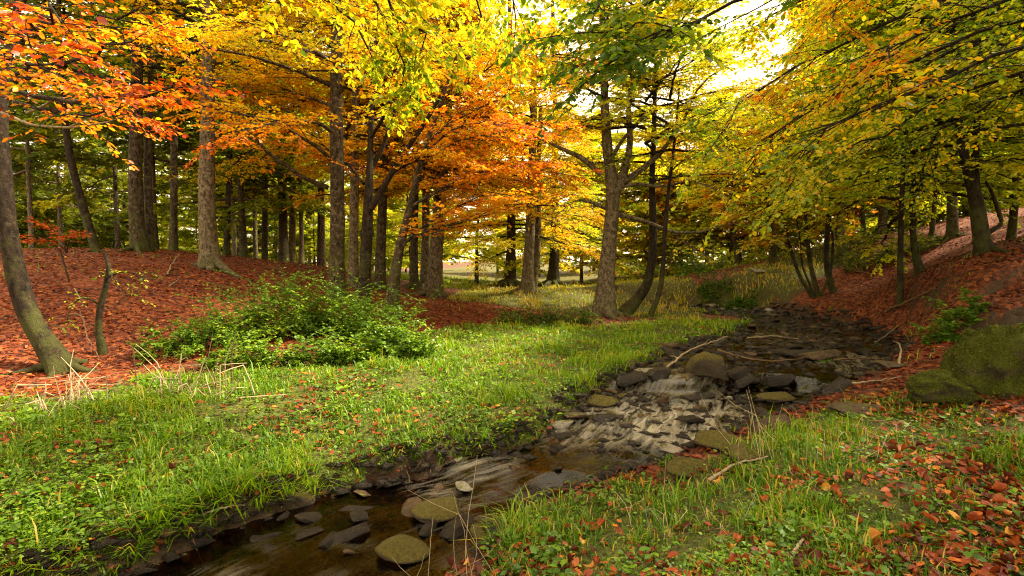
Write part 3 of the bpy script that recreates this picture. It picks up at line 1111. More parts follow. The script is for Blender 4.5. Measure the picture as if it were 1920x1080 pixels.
def shared_crown(root, which, col_, rot, s=1.0, dx=0.0, dy=0.0, dz=0.0):
    for nm_, me_, mt in (('branches', CROWN[which][0], M_BARK_DARK), ('crown', CROWN[which][1], BG_MATS[col_])):
        o_ = link(nm_, me_, root, (dx, dy, dz))
        o_.rotation_euler = (0, 0, rot)
        o_.scale = (s, s, s)
        o_.material_slots[0].link = 'OBJECT'
        o_.material_slots[0].material = mt
        if nm_ == 'crown':
            o_['kind'] = 'stuff'


# ------------------------------------------------------------------ the trees one can tell apart
def W(path):
    return ground_first(px_path(*path)) if isinstance(path, tuple) else path


# bent beech at the edge of the frame, red leaves reaching towards the viewer
p = ground_first(px_path([(122, 705, 78), (88, 650, 62), (52, 590, 56), (28, 510, 52), (14, 420, 48), (6, 330, 44), (0, 240, 40), (2, 170, 32), (24, 60, 18), (50, -120, 12), (60, -300, 7)], 7.5))
red = [limb_px((8, 165, 7.4), (110, 120, 6.0), (260, 90, 4.9), .03), limb_px((10, 160, 7.4), (130, 190, 5.9), (330, 160, 5.0), .03), limb_px((24, 60, 7.5), (120, 45, 6.2), (250, 20, 5.2), .028),
       limb_px((14, 110, 7.4), (50, 60, 5.6), (90, 20, 4.4), .026), limb_px((10, 165, 7.4), (40, 130, 5.6), (110, 110, 4.3), .026), limb_px((6, 180, 7.4), (120, 215, 6.4), (240, 205, 5.8), .02),
       limb_px((20, 70, 7.5), (-60, 30, 6.5), (-120, 60, 5.6), .025), limb_px((30, 30, 7.5), (90, -60, 6.5), (160, -120, 5.6), .025)]
t_ = tree('bent beech curving out of the leaf litter at the left edge, red leaves above', p, red, seed=3, flare=.45, bark=M_BARK_DARK,
          foliage=dict(nb=14, nc=9, nl=7, sub=1.1, tw=.32, leaf=.07, hue=(.78, .08, .20), kind='mid', single=140, clump=.12, leaf_hang=.25, sub_r=.008))
base = p[0][0]
for nm_, pts in (('dead_branch', [(0, 210, 9, 7.2), (60, 235, 8, 6.8), (130, 240, 6, 6.4), (200, 230, 4, 6.1), (235, 218, 2, 6.0)]), ('dead_branch', [(50, 212, 7, 7.0), (80, 200, 7, 6.8), (108, 182, 6, 6.6), (160, 190, 4, 6.3), (205, 200, 2, 6.1)]),
                 ('dead_branch', [(108, 184, 5, 6.6), (130, 190, 4, 6.5), (165, 170, 3, 6.3), (200, 150, 2, 6.2)]), ('dead_branch', [(130, 238, 5, 6.4), (165, 222, 3, 6.3), (190, 222, 2, 6.2)])):
    F = catmull(np.array([list(q) + [r] for q, r in px_path(pts)]), 20)
    mf = MB(); tubes(mf, F[None, :, :3], F[None, :, 3], 6, cap=True)
    link(nm_, mf.mesh(nm_, M_DEAD, origin=base), t_)
low = px_path([(12, 420, 14, 7.45), (-20, 470, 10, 7.2), (-60, 480, 6, 7.0)])

# the dark crooked sapling beside it
p = ground_first(px_path([(194, 668, 26), (184, 620, 18), (187, 580, 17), (200, 530, 15), (205, 500, 13), (196, 474, 7)], 8.2))
sap = [limb_px((202, 520, 8.2), (240, 510, 8.0), (275, 525, 7.8), .012), limb_px((190, 575, 8.2), (150, 560, 8.0), (125, 600, 7.9), .012), limb_px((204, 510, 8.2), (215, 525, 7.9), (235, 560, 7.7), .01)]
tree('crooked dark sapling with a snapped pale top beside the bent beech', p, sap, seed=4, k=12, n=24, flare=.4, bark=M_BARK_DARK, name='beech_sapling',
     foliage=dict(nb=5, nc=4, nl=4, sub=.4, tw=.2, leaf=.06, hue=(.35, .08, .1), clump=.1, sub_r=.005))

G_DARK = dict(nb=10, nc=8, nl=6, sub=1.7, tw=.5, leaf=.12, hue=(.24, .07, .10), clump=.4)
p = ground_first(px_path([(182, 476, 24), (165, 420, 22), (148, 360, 20), (132, 300, 20), (118, 200, 16), (110, 60, 12), (110, -200, 8)], 14.5))
tree('leaning mossy beech on the litter slope between the bent beech and the twin trunks', p, crown=(3, 'olive green'), seed=5, bark=M_BARK_DARK)
p = ground_first(px_path([(262, 482, 44), (256, 420, 35), (254, 330, 33), (256, 200, 30), (258, 0, 24), (258, -300, 12)], 15.5))
tree('stout twin-stemmed beech with lichen at the crest of the litter slope', p, crown=(3, 'olive green', 1.0, .4), seed=6, flare=.4,
     forks=[px_path([(283, 484, 22), (282, 430, 20), (276, 330, 18), (280, 220, 16), (286, 60, 12), (290, -200, 7)], 15.9)])
p = ground_first(px_path([(325, 478, 22), (326, 420, 18), (326, 300, 17), (328, 100, 14), (330, -120, 9)], 20))
tree('straight thin beech just behind the twin-stemmed one on the slope', p, crown=(3, 'yellow-green'), seed=7, bark=M_BARK)
p = ground_first(px_path([(397, 505, 56), (391, 460, 44), (388, 400, 39), (388, 320, 37), (390, 200, 34), (390, 60, 28), (392, -260, 14)], 14.2))
b0 = p[0][0]
rts = []
for dx, dy, L_ in ((1.05, -.45, 1.0), (.5, -.8, .6), (-.75, -.3, .6), (-.2, -.8, .5)):
    pts = []
    for f in (0, .25, .55, .8, 1.0):
        x, y = b0[0] + dx * f * L_, b0[1] + dy * f * L_
        pts.append((np.array([x, y, gz(x, y) + .26 * (1 - f) ** 2 + .03]), .15 * (1 - .75 * f)))
    rts.append(pts)
tree('big straight beech with a mossy root spilling down the litter slope', p, roots=rts, crown=(3, 'golden', 1.0, .5), seed=8, bark=M_BARK_PALE, flare=.5,
     limbs=[limb_px((408, 150, 14.2), (440, 140, 14), (490, 110, 13.6), .08)], foliage=dict(G_DARK, hue=(.55, .10, .12)))
for (px, py, w, d, lean, lab, hue, bk) in [
        (425, 485, 14, 21, 6, 'slim dark beech close behind the big rooted beech', .30, M_BARK_DARK),
        (532, 492, 20, 26, -4, 'dark beech pair member at the far edge of the litter slope', .34, M_BARK_DARK),
        (547, 494, 15, 27, 4, 'slimmer beech touching the dark one at the far edge of the litter slope', .36, M_BARK),
        (496, 496, 13, 31, 2, 'thin distant beech left of the dark pair beyond the slope', .34, M_BARK_DARK),
        (600, 497, 12, 30, 0, 'thin distant beech right of the dark pair beyond the slope', .42, M_BARK_DARK),
        (662, 545, 22, 16.5, 3, 'pale slim beech showing between the two near dark trunks', .60, M_BARK_PALE),
        (712, 530, 22, 18, 8, 'brown beech behind the forked one, right of the dark trunks', .62, M_BARK),
        (776, 540, 17, 21, 3, 'slender beech left of the pale leaning trunk', .60, M_BARK),
        (797, 540, 19, 22, 2, 'pale slender beech right behind the orange leaning tree', .58, M_BARK_PALE)]:
    p = ground_first(px_path([(px, py, w * 1.3), (px + lean * .2, py - 60, w), (px + lean, py - 200, w * .9), (px + lean * 1.3, py - 350, w * .75), (px + lean * 2, -160, w * .5)], d))
    tree(lab, p, crown=(2 if px > 610 else 3, 'olive green' if hue < .33 else 'yellow-green' if hue < .4 else 'yellow-green' if hue < .5 else 'golden'), seed=int(px), k=14, bark=bk)

# the orange trees left of the middle
ORANGE = dict(nb=15, nc=12, nl=9, sub=1.6, tw=.42, leaf=.09, hue=(.72, .06, .12), clump=.24)
p = ground_first(px_path([(632, 562, 44), (632, 500, 35), (633, 400, 33), (632, 300, 32), (630, 180, 29), (632, 60, 25), (634, -150, 18), (636, -300, 12)], 13.0))
lm = [limb_px((616, 352, 13), (478, 266, 12.2), (300, 60, 11), .06), limb_px((620, 300, 13), (520, 235, 12), (320, 185, 10.6), .05), limb_px((620, 160, 13), (500, 115, 12), (330, 75, 11), .05),
      limb_px((640, 170, 13), (690, 100, 12), (760, 30, 11), .05), limb_px((625, 250, 13), (560, 225, 11.5), (440, 250, 9.8), .045), limb_px((625, 120, 13), (540, 70, 11), (420, 40, 9.5), .045),
      limb_px((625, 200, 13), (540, 170, 14), (430, 150, 15), .045)]
tree('dark straight beech rising from behind the nettles, orange sprays to its left', p, lm, auto=dict(n=9, z0=6.5, z1=10.5, length=4.2), seed=21, foliage=dict(ORANGE, hue=(.63, .06, .11), huefn=lambda P: np.interp(P[:, 2], [3.2, 5.0, 8.0], [.78, .66, .53])))
p = ground_first(px_path([(682, 570, 36), (684, 520, 28), (688, 440, 26), (691, 380, 24), (694, 300, 15), (696, 220, 12), (702, 100, 10), (706, -60, 7)], 12.6))
lm = [limb_px((682, 345, 12.6), (640, 300, 13.4), (560, 235, 14.4), .035), limb_px((695, 260, 12.6), (740, 190, 11.6), (800, 110, 10.4), .04), 
      limb_px((696, 220, 12.6), (670, 100, 13.2), (620, 20, 14), .03), limb_px((720, 340, 12.6), (780, 300, 12), (860, 290, 11.3), .03), limb_px((830, 170, 12.2), (890, 100, 11.8), (960, 60, 11.2), .03)]
tree('dark beech forking low into many limbs right of the straight one', p, lm, auto=dict(n=8, z0=5, z1=9, length=3.4), seed=22, bark=M_BARK_DARK,
     forks=[px_path([(696, 392, 15), (722, 345, 14), (756, 290, 12), (800, 225, 10), (838, 160, 7), (870, 60, 4)], 12.5), px_path([(694, 320, 12), (716, 280, 11), (740, 215, 9), (752, 130, 7), (770, 20, 4)], 12.7)],
     foliage=dict(ORANGE, hue=(.60, .07, .11), huefn=lambda P: np.interp(P[:, 2], [3.2, 5.0, 8.0], [.74, .64, .52])))
p = ground_first(px_path([(733, 592, 40), (738, 540, 27), (748, 470, 21), (766, 400, 18), (788, 310, 16), (806, 250, 12), (842, 150, 8), (880, 40, 5)], 12.0))
lm = [limb_px((748, 470, 12), (830, 400, 11.5), (950, 365, 10.8), .035), limb_px((752, 455, 12), (850, 420, 12.2), (1010, 380, 12.6), .035), limb_px((770, 390, 12), (870, 335, 11.6), (1010, 300, 11.4), .035),
      limb_px((790, 310, 12), (880, 260, 11.8), (1040, 235, 11.4), .03), limb_px((800, 270, 12), (900, 200, 12), (1040, 160, 12), .03),
      limb_px((820, 210, 12), (900, 140, 11.6), (1000, 70, 11.2), .025), limb_px((780, 340, 12), (860, 330, 13.0), (980, 340, 14.2), .03), limb_px((796, 290, 12), (860, 240, 10.8), (940, 230, 9.8), .025),
      limb_px((850, 120, 12), (930, 100, 12.6), (1060, 110, 13), .02), limb_px((790, 310, 12), (900, 300, 12.6), (1060, 330, 13.2), .025)]
tree('slender leaning beech with fiery red-orange branches sweeping right', p, lm, seed=23, bark=M_BARK, k=14, foliage=dict(ORANGE, hue=(.74, .06, .11), nb=15, sub=1.4, huefn=lambda P: np.interp(P[:, 2], [2.5, 4.5, 8.0], [.70, .77, .62])))
p = ground_first(px_path([(812, 562, 44), (816, 500, 34), (822, 420, 31), (828, 330, 28), (836, 240, 27), (840, 100, 20), (842, -120, 12)], 19.5))
tree('pale grey beech leaning right at the edge of the clearing', p, crown=[(0, 'golden'), (2, 'orange', .9)], seed=24, bark=M_BARK_PALE, flare=.5,
     forks=[px_path([(826, 360, 16), (812, 320, 14), (806, 240, 11), (800, 100, 7)], 19.6)])

# yellow trees of the clearing
YEL = dict(nb=10, nc=8, nl=6, sub=1.7, tw=.5, leaf=.13, hue=(.53, .05, .07), clump=.42)
p = ground_first(px_path([(988, 553, 32), (990, 500, 24), (994, 440, 22), (996, 380, 20), (1000, 240, 16), (1004, 40, 10)], 20))
tree('slim grey beech in the clearing with a second trunk at its shoulder', p, crown=(1, 'golden', .85), seed=31, bark=M_BARK_PALE,
     forks=[px_path([(998, 552, 20), (1004, 500, 17), (1010, 430, 15), (1008, 340, 12), (1014, 200, 8)], 20.5)])
for px, d, hz, sd_, lab in [(955, 26, .54, 32, 'broad dark-footed beech left of the slim grey pair in the clearing'), (1036, 27, .50, 33, 'dark-footed beech on its own root mound right of the slim grey pair')]:
    p = ground_first(px_path([(px, 545, 32), (px + 2, 510, 24), (px + 3, 470, 21), (px + 4, 400, 18), (px + 5, 200, 12), (px, 0, 8)], d))
    b0 = p[0][0]
    rts = [[(np.array([b0[0] + math.cos(a) * f * 1.5, b0[1] + math.sin(a) * f * 1.5, gz(b0[0] + math.cos(a) * f * 1.5, b0[1] + math.sin(a) * f * 1.5) + .45 * (1 - f) ** 1.6]), .20 * (1 - .7 * f)) for f in (0, .3, .6, 1)]
           for a in (3.3, 4.2, 4.9, 5.6, 6.1, .4)]
    tree(lab, p, roots=rts, crown=(1, 'yellow' if sd_ == 32 else 'yellow-green', .85, -.3), seed=sd_, bark=M_BARK_DARK, flare=.8)

# the big beech of the clearing and its two curved companions
p = ground_first(px_path([(1132, 585, 58), (1136, 530, 40), (1141, 470, 35), (1147, 410, 33), (1150, 370, 32), (1146, 330, 27), (1138, 270, 23), (1134, 200, 19), (1130, 60, 13), (1128, -120, 8)], 16.0))
FK = [px_path(f, 16.0) for f in ([(1150, 375, 25), (1168, 332, 20), (1182, 275, 15), (1178, 205, 12), (1190, 90, 8), (1200, 0, 5)], [(1160, 348, 17), (1200, 320, 14), (1238, 288, 11), (1275, 240, 8), (1302, 180, 5)],
                               [(1128, 328, 14), (1092, 296, 12), (1056, 280, 9), (1018, 262, 5)], [(1140, 393, 9), (1112, 380, 8), (1086, 374, 5)], [(1158, 402, 11), (1205, 413, 9), (1262, 436, 8), (1310, 436, 6), (1345, 426, 3)],
                               [(1155, 352, 10), (1190, 345, 9), (1240, 350, 7), (1290, 340, 4)], [(1145, 300, 10), (1165, 265, 8), (1200, 225, 6), (1240, 180, 3)])]
lm = [limb_px((1300, 180, 16), (1350, 130, 15.5), (1420, 110, 15), .03), limb_px((1018, 262, 16), (960, 250, 16), (900, 270, 16), .02), limb_px((1340, 428, 16), (1390, 420, 15.6), (1440, 440, 15.2), .02),
      limb_px((1275, 240, 16), (1330, 250, 16.2), (1390, 290, 16.4), .02), limb_px((1056, 280, 16), (1040, 320, 15.4), (1020, 360, 15), .012), limb_px((1262, 436, 16), (1290, 460, 15.6), (1320, 480, 15.3), .012),
      limb_px((1190, 90, 16), (1230, 50, 15.4), (1290, 20, 15), .02), limb_px((1134, 200, 16), (1080, 150, 15.6), (1020, 130, 15), .02), limb_px((1086, 374, 16), (1060, 390, 15.6), (1030, 420, 15.3), .01), limb_px((1290, 340, 16), (1330, 350, 15.6), (1370, 380, 15.3), .012)]
tree('big forked beech with spreading bare limbs in the sunny clearing', p, lm, auto=dict(n=7, z0=6, z1=9.5, length=3.2), crown=(3, 'yellow', 1.0, .7), forks=FK, seed=41, bark=M_BARK_PALE, flare=.35,
     foliage=dict(nb=8, nc=7, nl=6, sub=1.1, tw=.42, leaf=.10, hue=(.47, .06, .09), clump=.25))
p = ground_first(px_path([(1170, 582, 34), (1192, 564, 28), (1214, 535, 22), (1223, 485, 20), (1225, 420, 18), (1222, 340, 14), (1226, 250, 11), (1230, 100, 7)], 16.3))
tree('curved beech sweeping up from a dark root mound beside the big forked one', p, auto=dict(n=7, z0=4.0, z1=8, length=2.6), crown=(3, 'yellow', .95, .6), seed=42, bark=M_BARK_DARK, foliage=dict(nb=8, nc=7, nl=6, sub=1.1, tw=.42, leaf=.10, hue=(.44, .06, .09), clump=.25))
p = ground_first(px_path([(1218, 583, 14), (1238, 548, 12), (1244, 490, 11), (1248, 410, 10), (1257, 330, 8), (1266, 255, 6), (1275, 150, 4)], 15.6))
tree('thinnest curved beech stem right of the big forked one', p, auto=dict(n=6, z0=3.6, z1=7, length=2.0), crown=(3, 'yellow-green', .8, 1.0), seed=43, k=10, bark=M_BARK_DARK, foliage=dict(nb=7, nc=7, nl=6, sub=.9, tw=.4, leaf=.10, hue=(.42, .06, .09), clump=.25))

# right slope
GREEN = dict(nb=11, nc=8, nl=7, sub=1.5, tw=.44, leaf=.09, hue=(.38, .08, .12), clump=.35)
stems = [[(1562, 548, 17), (1548, 490, 14), (1552, 430, 13), (1558, 370, 10), (1562, 250, 7)], [(1534, 556, 13), (1520, 500, 11), (1512, 440, 10), (1510, 380, 8), (1512, 300, 5)],
         [(1524, 558, 10), (1500, 520, 9), (1486, 480, 8), (1474, 430, 7), (1462, 380, 4)], [(1528, 558, 6), (1504, 500, 5), (1500, 450, 4), (1494, 410, 3)], [(1540, 556, 8), (1560, 500, 7), (1562, 440, 6), (1548, 400, 4)]]
p = ground_first(px_path(stems[1], 15.6))
tree('clump of thin dark stems fanning out on the grassy right bank', p, forks=[ground_first(px_path(s, 15.6)) for s in (stems[0], stems[2], stems[3], stems[4])], seed=51, k=10, bark=M_BARK_DARK,
     limbs=[limb_px((1512, 400, 15.6), (1470, 370, 15.2), (1400, 370, 14.8), .012), limb_px((1474, 430, 15.6), (1430, 400, 15.2), (1380, 400, 15), .01), limb_px((1555, 400, 15.6), (1600, 370, 15.2), (1660, 370, 14.8), .012),
            limb_px((1512, 330, 15.6), (1540, 290, 13.5), (1590, 280, 13), .012), limb_px((1558, 370, 15.6), (1520, 340, 13), (1470, 330, 12.4), .012), limb_px((1494, 420, 15.6), (1470, 440, 15.2), (1430, 450, 14.8), .008)],
     foliage=dict(GREEN, hue=(.55, .09, .16), sub=1.0, nb=9))
for (pts, d, lab, hue, ln, bk, az) in [
        ([(1690, 528, 18), (1688, 470, 14), (1690, 400, 13), (1694, 300, 11), (1698, 150, 8), (1700, 0, 6)], 12, 'thin dark beech stem lowest on the right slope', .36, 3.0, M_BARK_DARK, None),
        ([(1726, 508, 26), (1714, 470, 17), (1710, 400, 15), (1712, 300, 13), (1716, 150, 10), (1716, -50, 7)], 13, 'thin beech with a flared foot just right of the lowest stem on the slope', .38, 3.2, M_BARK_DARK, None),
        ([(1850, 500, 56), (1840, 450, 42), (1832, 380, 36), (1815, 320, 26), (1800, 260, 20), (1790, 100, 14), (1780, -80, 8)], 10.4, 'thick dark forked beech high on the right slope', .40, 3.6, M_BARK_DARK, None),
        ([(1786, 452, 32), (1786, 400, 26), (1784, 330, 24), (1780, 200, 20), (1778, 0, 12)], 16, 'mossy beech standing behind the thick forked one on the right slope', .36, 3.6, M_BARK, None),
        ([(1895, 470, 24), (1900, 400, 20), (1906, 320, 18), (1914, 200, 14), (1920, 0, 9)], 12.5, 'dark beech near the right edge above the slope', .36, 3.2, M_BARK_DARK, None),
        ([(1620, 470, 14), (1618, 420, 11), (1616, 340, 10), (1620, 200, 7), (1622, 60, 5)], 19, 'thin distant beech on the crest of the right slope', .36, 3.2, M_BARK_DARK, None),
        ([(1745, 455, 14), (1752, 400, 11), (1754, 340, 10), (1760, 200, 7), (1764, 40, 5)], 17, 'thin stem left of the mossy beech on the right slope', .36, 3.0, M_BARK_DARK, None),
        ([(1450, 490, 20), (1446, 440, 17), (1440, 360, 12), (1438, 300, 8), (1436, 250, 4)], 20.5, 'dark trunk with an orange crown behind the grassy bank', .70, 4.2, M_BARK_DARK, None),
        ([(1385, 510, 18), (1380, 450, 15), (1378, 380, 12), (1374, 320, 8), (1372, 270, 4)], 24, 'dark trunk with a yellow crown far behind the grassy bank', .52, 4.2, M_BARK_DARK, None)]:
    p = ground_first(px_path(pts, d))
    fk = []
    if d == 10.4:
        fk = [px_path([(1834, 385, 28), (1826, 330, 22), (1830, 260, 18), (1838, 120, 12), (1842, -40, 7)], 10.6), px_path([(1846, 440, 18), (1880, 420, 12), (1860, 360, 10), (1848, 340, 6)], 10.7)]
    tree(lab, p, crown=(int(pts[0][0]) % 3 if d > 15 else 1, 'orange' if hue > .6 else 'yellow' if hue > .5 else 'yellow-green' if hue > .35 else 'olive green', .62 if hue > .5 else .8), forks=fk, seed=int(pts[0][0]), k=14, bark=bk)

# the beech whose trunk stands just outside the frame: long sprays reaching down across the stream
p = [(np.array([7.6, 4.6, 0]), .28), (np.array([7.5, 4.6, 2.0]), .24), (np.array([7.4, 4.7, 4.5]), .2), (np.array([7.2, 4.8, 7.0]), .13), (np.array([7.1, 4.9, 9.5]), .06)]
ground_first(p)
T0 = lambda z: np.array([7.45, 4.65, z])
lm = [bez(T0(4.6), at(1720, 110, 5.8), at(1400, 300, 6.4), .024), bez(T0(5.0), at(1650, 50, 6.2), at(1350, 230, 6.6), .026), bez(T0(4.2), at(1790, 180, 6.4), at(1560, 320, 6.8), .022), 
      bez(T0(5.4), at(1520, -40, 4.8), at(1150, 120, 4.5), .024), bez(T0(5.6), at(1480, -80, 4.8), at(1200, 60, 4.2), .022), bez(T0(5.4), at(1640, -50, 6.2), at(1420, 60, 7.2), .024), bez(T0(4.6), at(1800, 90, 6.8), at(1600, 220, 8.0), .022),
      bez(T0(4.2), at(1860, 190, 7.0), at(1730, 320, 8.2), .02), bez(T0(5.8), at(1750, -100, 5.8), at(1560, 20, 6.0), .022), bez(T0(6.0), at(1430, -160, 5.2), at(1110, 20, 4.8), .022), bez(T0(4.9), at(1820, 20, 5.4), at(1650, 120, 5.4), .018),
      bez(T0(4.4), at(1760, 150, 5.2), at(1500, 300, 5.4), .02), bez(T0(4.8), at(1700, 90, 7.4), at(1480, 240, 8.4), .022)]
tree('leafy beech at the right edge whose long green sprays hang over the stream', p, lm, crown=(3, 'yellow-green', 1.0, 1.2), seed=61, bark=M_BARK_DARK,  # shared crown added high above the view to shade the near right bank
     foliage=dict(nb=22, nc=10, nl=7, sub=1.25, tw=.34, leaf=.066, hue=(.43, .10, .17), huefn=lambda P: np.interp(P[:, 0], [1.2, 3.6], [.27, .44]), kind='mid', single=170, clump=.36, leaf_hang=.2, droop=.05, tstart=.2, sub_r=.008))

# the beech behind the viewer's left shoulder: yellow sprays hang into the top of the picture
p = [(np.array([-4.2, .3, 0]), .26), (np.array([-4.1, .2, 2.5]), .22), (np.array([-4.0, .1, 5]), .17), (np.array([-3.9, 0, 8]), .08)]
ground_first(p)
T0 = lambda z: np.array([-4.0, .1, z])
lm = [bez(T0(5.0), at(520, -230, 4.0), at(800, 100, 6.0), .03), bez(T0(5.4), at(640, -260, 4.2), at(900, 30, 6.2), .028), bez(T0(4.8), at(420, -150, 4.2), at(690, 90, 6.0), .028), bez(T0(5.6), at(740, -300, 4.2), at(960, 20, 5.8), .026),
      bez(T0(5.2), at(560, -180, 4.4), at(760, 150, 6.4), .026)]
tree('beech with yellow-green sprays hanging into the top middle of the picture', p, lm, seed=62, bark=M_BARK,
     foliage=dict(nb=13, nc=9, nl=7, sub=1.05, tw=.34, leaf=.08, hue=(.47, .08, .12), kind='mid', single=130, clump=.35, leaf_hang=.3, droop=.06, flat=.35, tstart=.5, sub_r=.007))

for bx, by, wh, lab in [(8.6, 1.6, 1, 'added unseen beech right of the viewer to shade the near bank'), (6.6, -1.8, 2, 'added unseen beech behind the viewer to shade the near right bank'), (13.0, 10.0, 0, 'added unseen beech outside the picture to shade the right slope')]:  # out-of-view beeches added to throw shade on the right bank and slope
    p = [(np.array([bx, by, 0]), .24), (np.array([bx - .1, by, 3]), .2), (np.array([bx, by + .1, 7]), .13), (np.array([bx, by, 11]), .04)]
    tree(lab, ground_first(p), crown=(wh, 'olive green'), seed=int(bx * 10), bark=M_BARK_DARK)

# small red-leaved sapling on the slope by the bent beech
p = ground_first(px_path([(128, 478, 5), (112, 466, 4), (90, 455, 3), (70, 455, 2)], 10.8))
tree('low red-leaved beech sapling on the litter slope behind the bent beech', p, [limb_px((125, 474, 10.8), (100, 452, 10.6), (60, 450, 10.4), .01), limb_px((125, 472, 10.8), (110, 440, 10.7), (90, 425, 10.6), .01), limb_px((126, 474, 10.8), (130, 450, 10.6), (140, 440, 10.4), .008)],
     seed=71, k=8, n=16, name='beech_sapling', bark=M_TWIG, foliage=dict(nb=7, nc=5, nl=5, sub=.45, tw=.2, leaf=.07, hue=(.90, .04, .05), clump=.5, sub_r=.005))

def far_tree(x, y, proto, col_, s, rot, label, group, bark):
    root = link('beech_tree', None, loc=(x, y, gz(x, y)))
    root.rotation_euler = (0, 0, rot)
    root.scale = (s, s, s)
    tag(root, label, 'tree', group)
    for nm_, me_, mt in (('trunk', PROTO[proto][0], bark), ('branches', PROTO[proto][1], bark), ('crown', PROTO[proto][2], BG_MATS[col_])):
        o_ = link(nm_, me_, root)
        o_.material_slots[0].link = 'OBJECT'
        o_.material_slots[0].material = mt
        if nm_ == 'crown':
            o_['kind'] = 'stuff'
    return root


g_ = np.random.default_rng(77)
ORD = ['first', 'second', 'third', 'fourth', 'fifth', 'sixth', 'seventh', 'eighth', 'ninth', 'tenth', 'eleventh', 'twelfth', 'thirteenth', 'fourteenth', 'fifteenth', 'sixteenth']
ROWS = [  # depth, [px...], where
    (24, [-190, 70, 215, 300, 462, 580], 'in the nearer row of slender trees behind the litter slope'),
    (31, [-240, -60, 20, 118, 275, 440, 484, 610], 'in the middle row of slender trees behind the litter slope'),
    (42, [-140, 40, 140, 235, 400, 455, 520, 585, 690, 745], 'in the far row of slender trees behind the litter slope'),
    (50, [-110, -20, 50, 120, 190, 260, 330, 400, 470, 540, 610, 680, 745], 'in the far low understorey behind the litter slope'),
    (37, [-90, 0, 85, 150, 225, 300, 380, 450, 515, 590, 655, 720], 'among the low bushes between the trunks behind the litter slope'),
    (60, [-150, -60, 20, 100, 170, 240, 310, 385, 455, 530, 600, 670, 740, 800], 'in the last row behind the litter slope'),
    (33, [1395, 1455, 1570, 1630, 1690, 1750, 1820, 1890, 1960], 'among the low bushes behind the right slope'),
    (34, [770, 880, 1080, 1150, 1215, 1280], 'in the nearer row of yellow trees behind the clearing'),
    (48, [820, 925, 1010, 1110, 1230, 1330], 'in the far row of yellow trees behind the clearing'),
    (30, [1320, 1375, 1510], 'in the row of trees behind the grassy bank'),
    (25, [1580, 1665, 1730, 1810, 1880, 1960, 2060], 'in the nearer row of green trees above the right slope'),
    (36, [1420, 1480, 1560, 1640, 1700, 1760, 1830, 1900, 1980, 2080], 'in the far row of green trees above the right slope'),
]
for d, pxs, where in ROWS:
    for i, px in enumerate(pxs):
        dd = d * g_.uniform(.94, 1.07)
        pxx = px + g_.normal() * 8
        x = (pxx - 960) / 960 * dd
        if px < 240:
            c_ = 'dark green' if g_.random() < .3 else 'olive green'
            pr = int(g_.integers(0, 3))
        elif px < 760:
            c_ = 'yellow-green' if g_.random() < .7 else 'olive green'
            pr = int(g_.integers(0, 3))
        elif px < 1320:
            c_ = 'yellow' if g_.random() < .75 else 'yellow-green'
            pr = 3
        elif px < 1520:
            c_ = 'yellow-green' if g_.random() < .5 else 'orange'
            pr = 3
        else:
            c_ = 'olive green' if g_.random() < .6 else 'yellow-green'
            pr = int(g_.integers(0, 2)) if g_.random() < .6 else 3
        if 'understorey' in where:
            pr = 3
            c_ = 'olive green' if px < 300 else 'yellow-green'
        elif 'bushes' in where:
            pr = 3
        elif 'last row' in where:
            pr = 1
            c_ = 'yellow-green' if px > 250 else 'olive green'
        elif 'slender' in where:
            pr = 4 if g_.random() < .7 else 1
        s = g_.uniform(.85, 1.15)
        if 1180 < px < 1460:
            s *= .95
        if 'understorey' in where:
            s *= .8
        if 'bushes' in where:
            s *= .48
        far_tree(x, dd, pr, c_, s, g_.uniform(0, 6.28), f'{ORD[i]} tree from the left {where}'.replace('tree from the left among the low bushes', 'low bush from the left'), 'background trees ' + where.split(' of ')[-1], M_BARK if g_.random() < .5 else M_BARK_PALE)

# ------------------------------------------------------------------ grass, herbs, litter
def scatter(n, dmin, dmax, seed, lo=-1.2, hi=1.2, power=1.0):
    g = np.random.default_rng(seed)
    u = g.random(n) ** power
    d = dmin * (dmax / dmin) ** u
    x = (d + 1.2) * g.uniform(lo, hi, n)
    return x, d, g


x, y, g = scatter(640000, 1.3, 36, 901)
z = ground(x, y)
sd_, _, _ = stream_at(x, y)
gc, lc, wt = cover(x, y, z, sd_)
px, py = proj(np.stack([x, y, z], -1))
tuft = fbm2(x * 1.6, y * 1.6, 71)
fine = noise2(x * 5.5, y * 5.5, 72)
front = in_poly(px, py, POLY_FRONT)
far = in_poly(px, py, POLY_FAR) | in_poly(px, py, POLY_SLOPE)
hole = smooth(.15, .5, noise2(x * 2.2, y * 2.2, 75) + .4 * noise2(x * 7, y * 7, 76))
dens = gc * np.clip(.55 + .8 * tuft + .5 * fine, .08, 1) * (1 - .8 * hole) * np.where(front, .6, 1.0)
dens = np.maximum(dens, lc * .05 * (noise2(x * 1.1, y * 1.1, 73) > .35))
ok = (g.random(len(x)) < dens) & (sd_ > -.01)
x, y, z, tuft, fine, front, far, sdk = x[ok], y[ok], z[ok], tuft[ok], fine[ok], front[ok], far[ok], sd_[ok]
m = len(x)
H = g.uniform(.03, .08, m) * (.7 + 1.6 * np.clip(tuft, 0, 1) + .7 * np.clip(fine, 0, 1)) * (1 + .03 * y)
edge = sdk < .20
H = np.where(edge, H * 1.5 + .02, H)
H = np.where(g.random(m) < .06, H * 1.9, H)
Wd = g.uniform(.0022, .0042, m) * (1 + .16 * y)
az = g.uniform(0, 6.283, m)
lean = np.where(edge, g.uniform(.6, 1.5, m), g.uniform(.15, 1.05, m))
P = np.stack([x, y, z - .006], -1)
sidev = np.stack([np.cos(az + 1.57), np.sin(az + 1.57), 0 * az], -1)
fw = np.stack([np.cos(az), np.sin(az), 0 * az], -1)
V = np.zeros((m, 5, 3))
V[:, 0] = P - sidev * Wd[:, None]
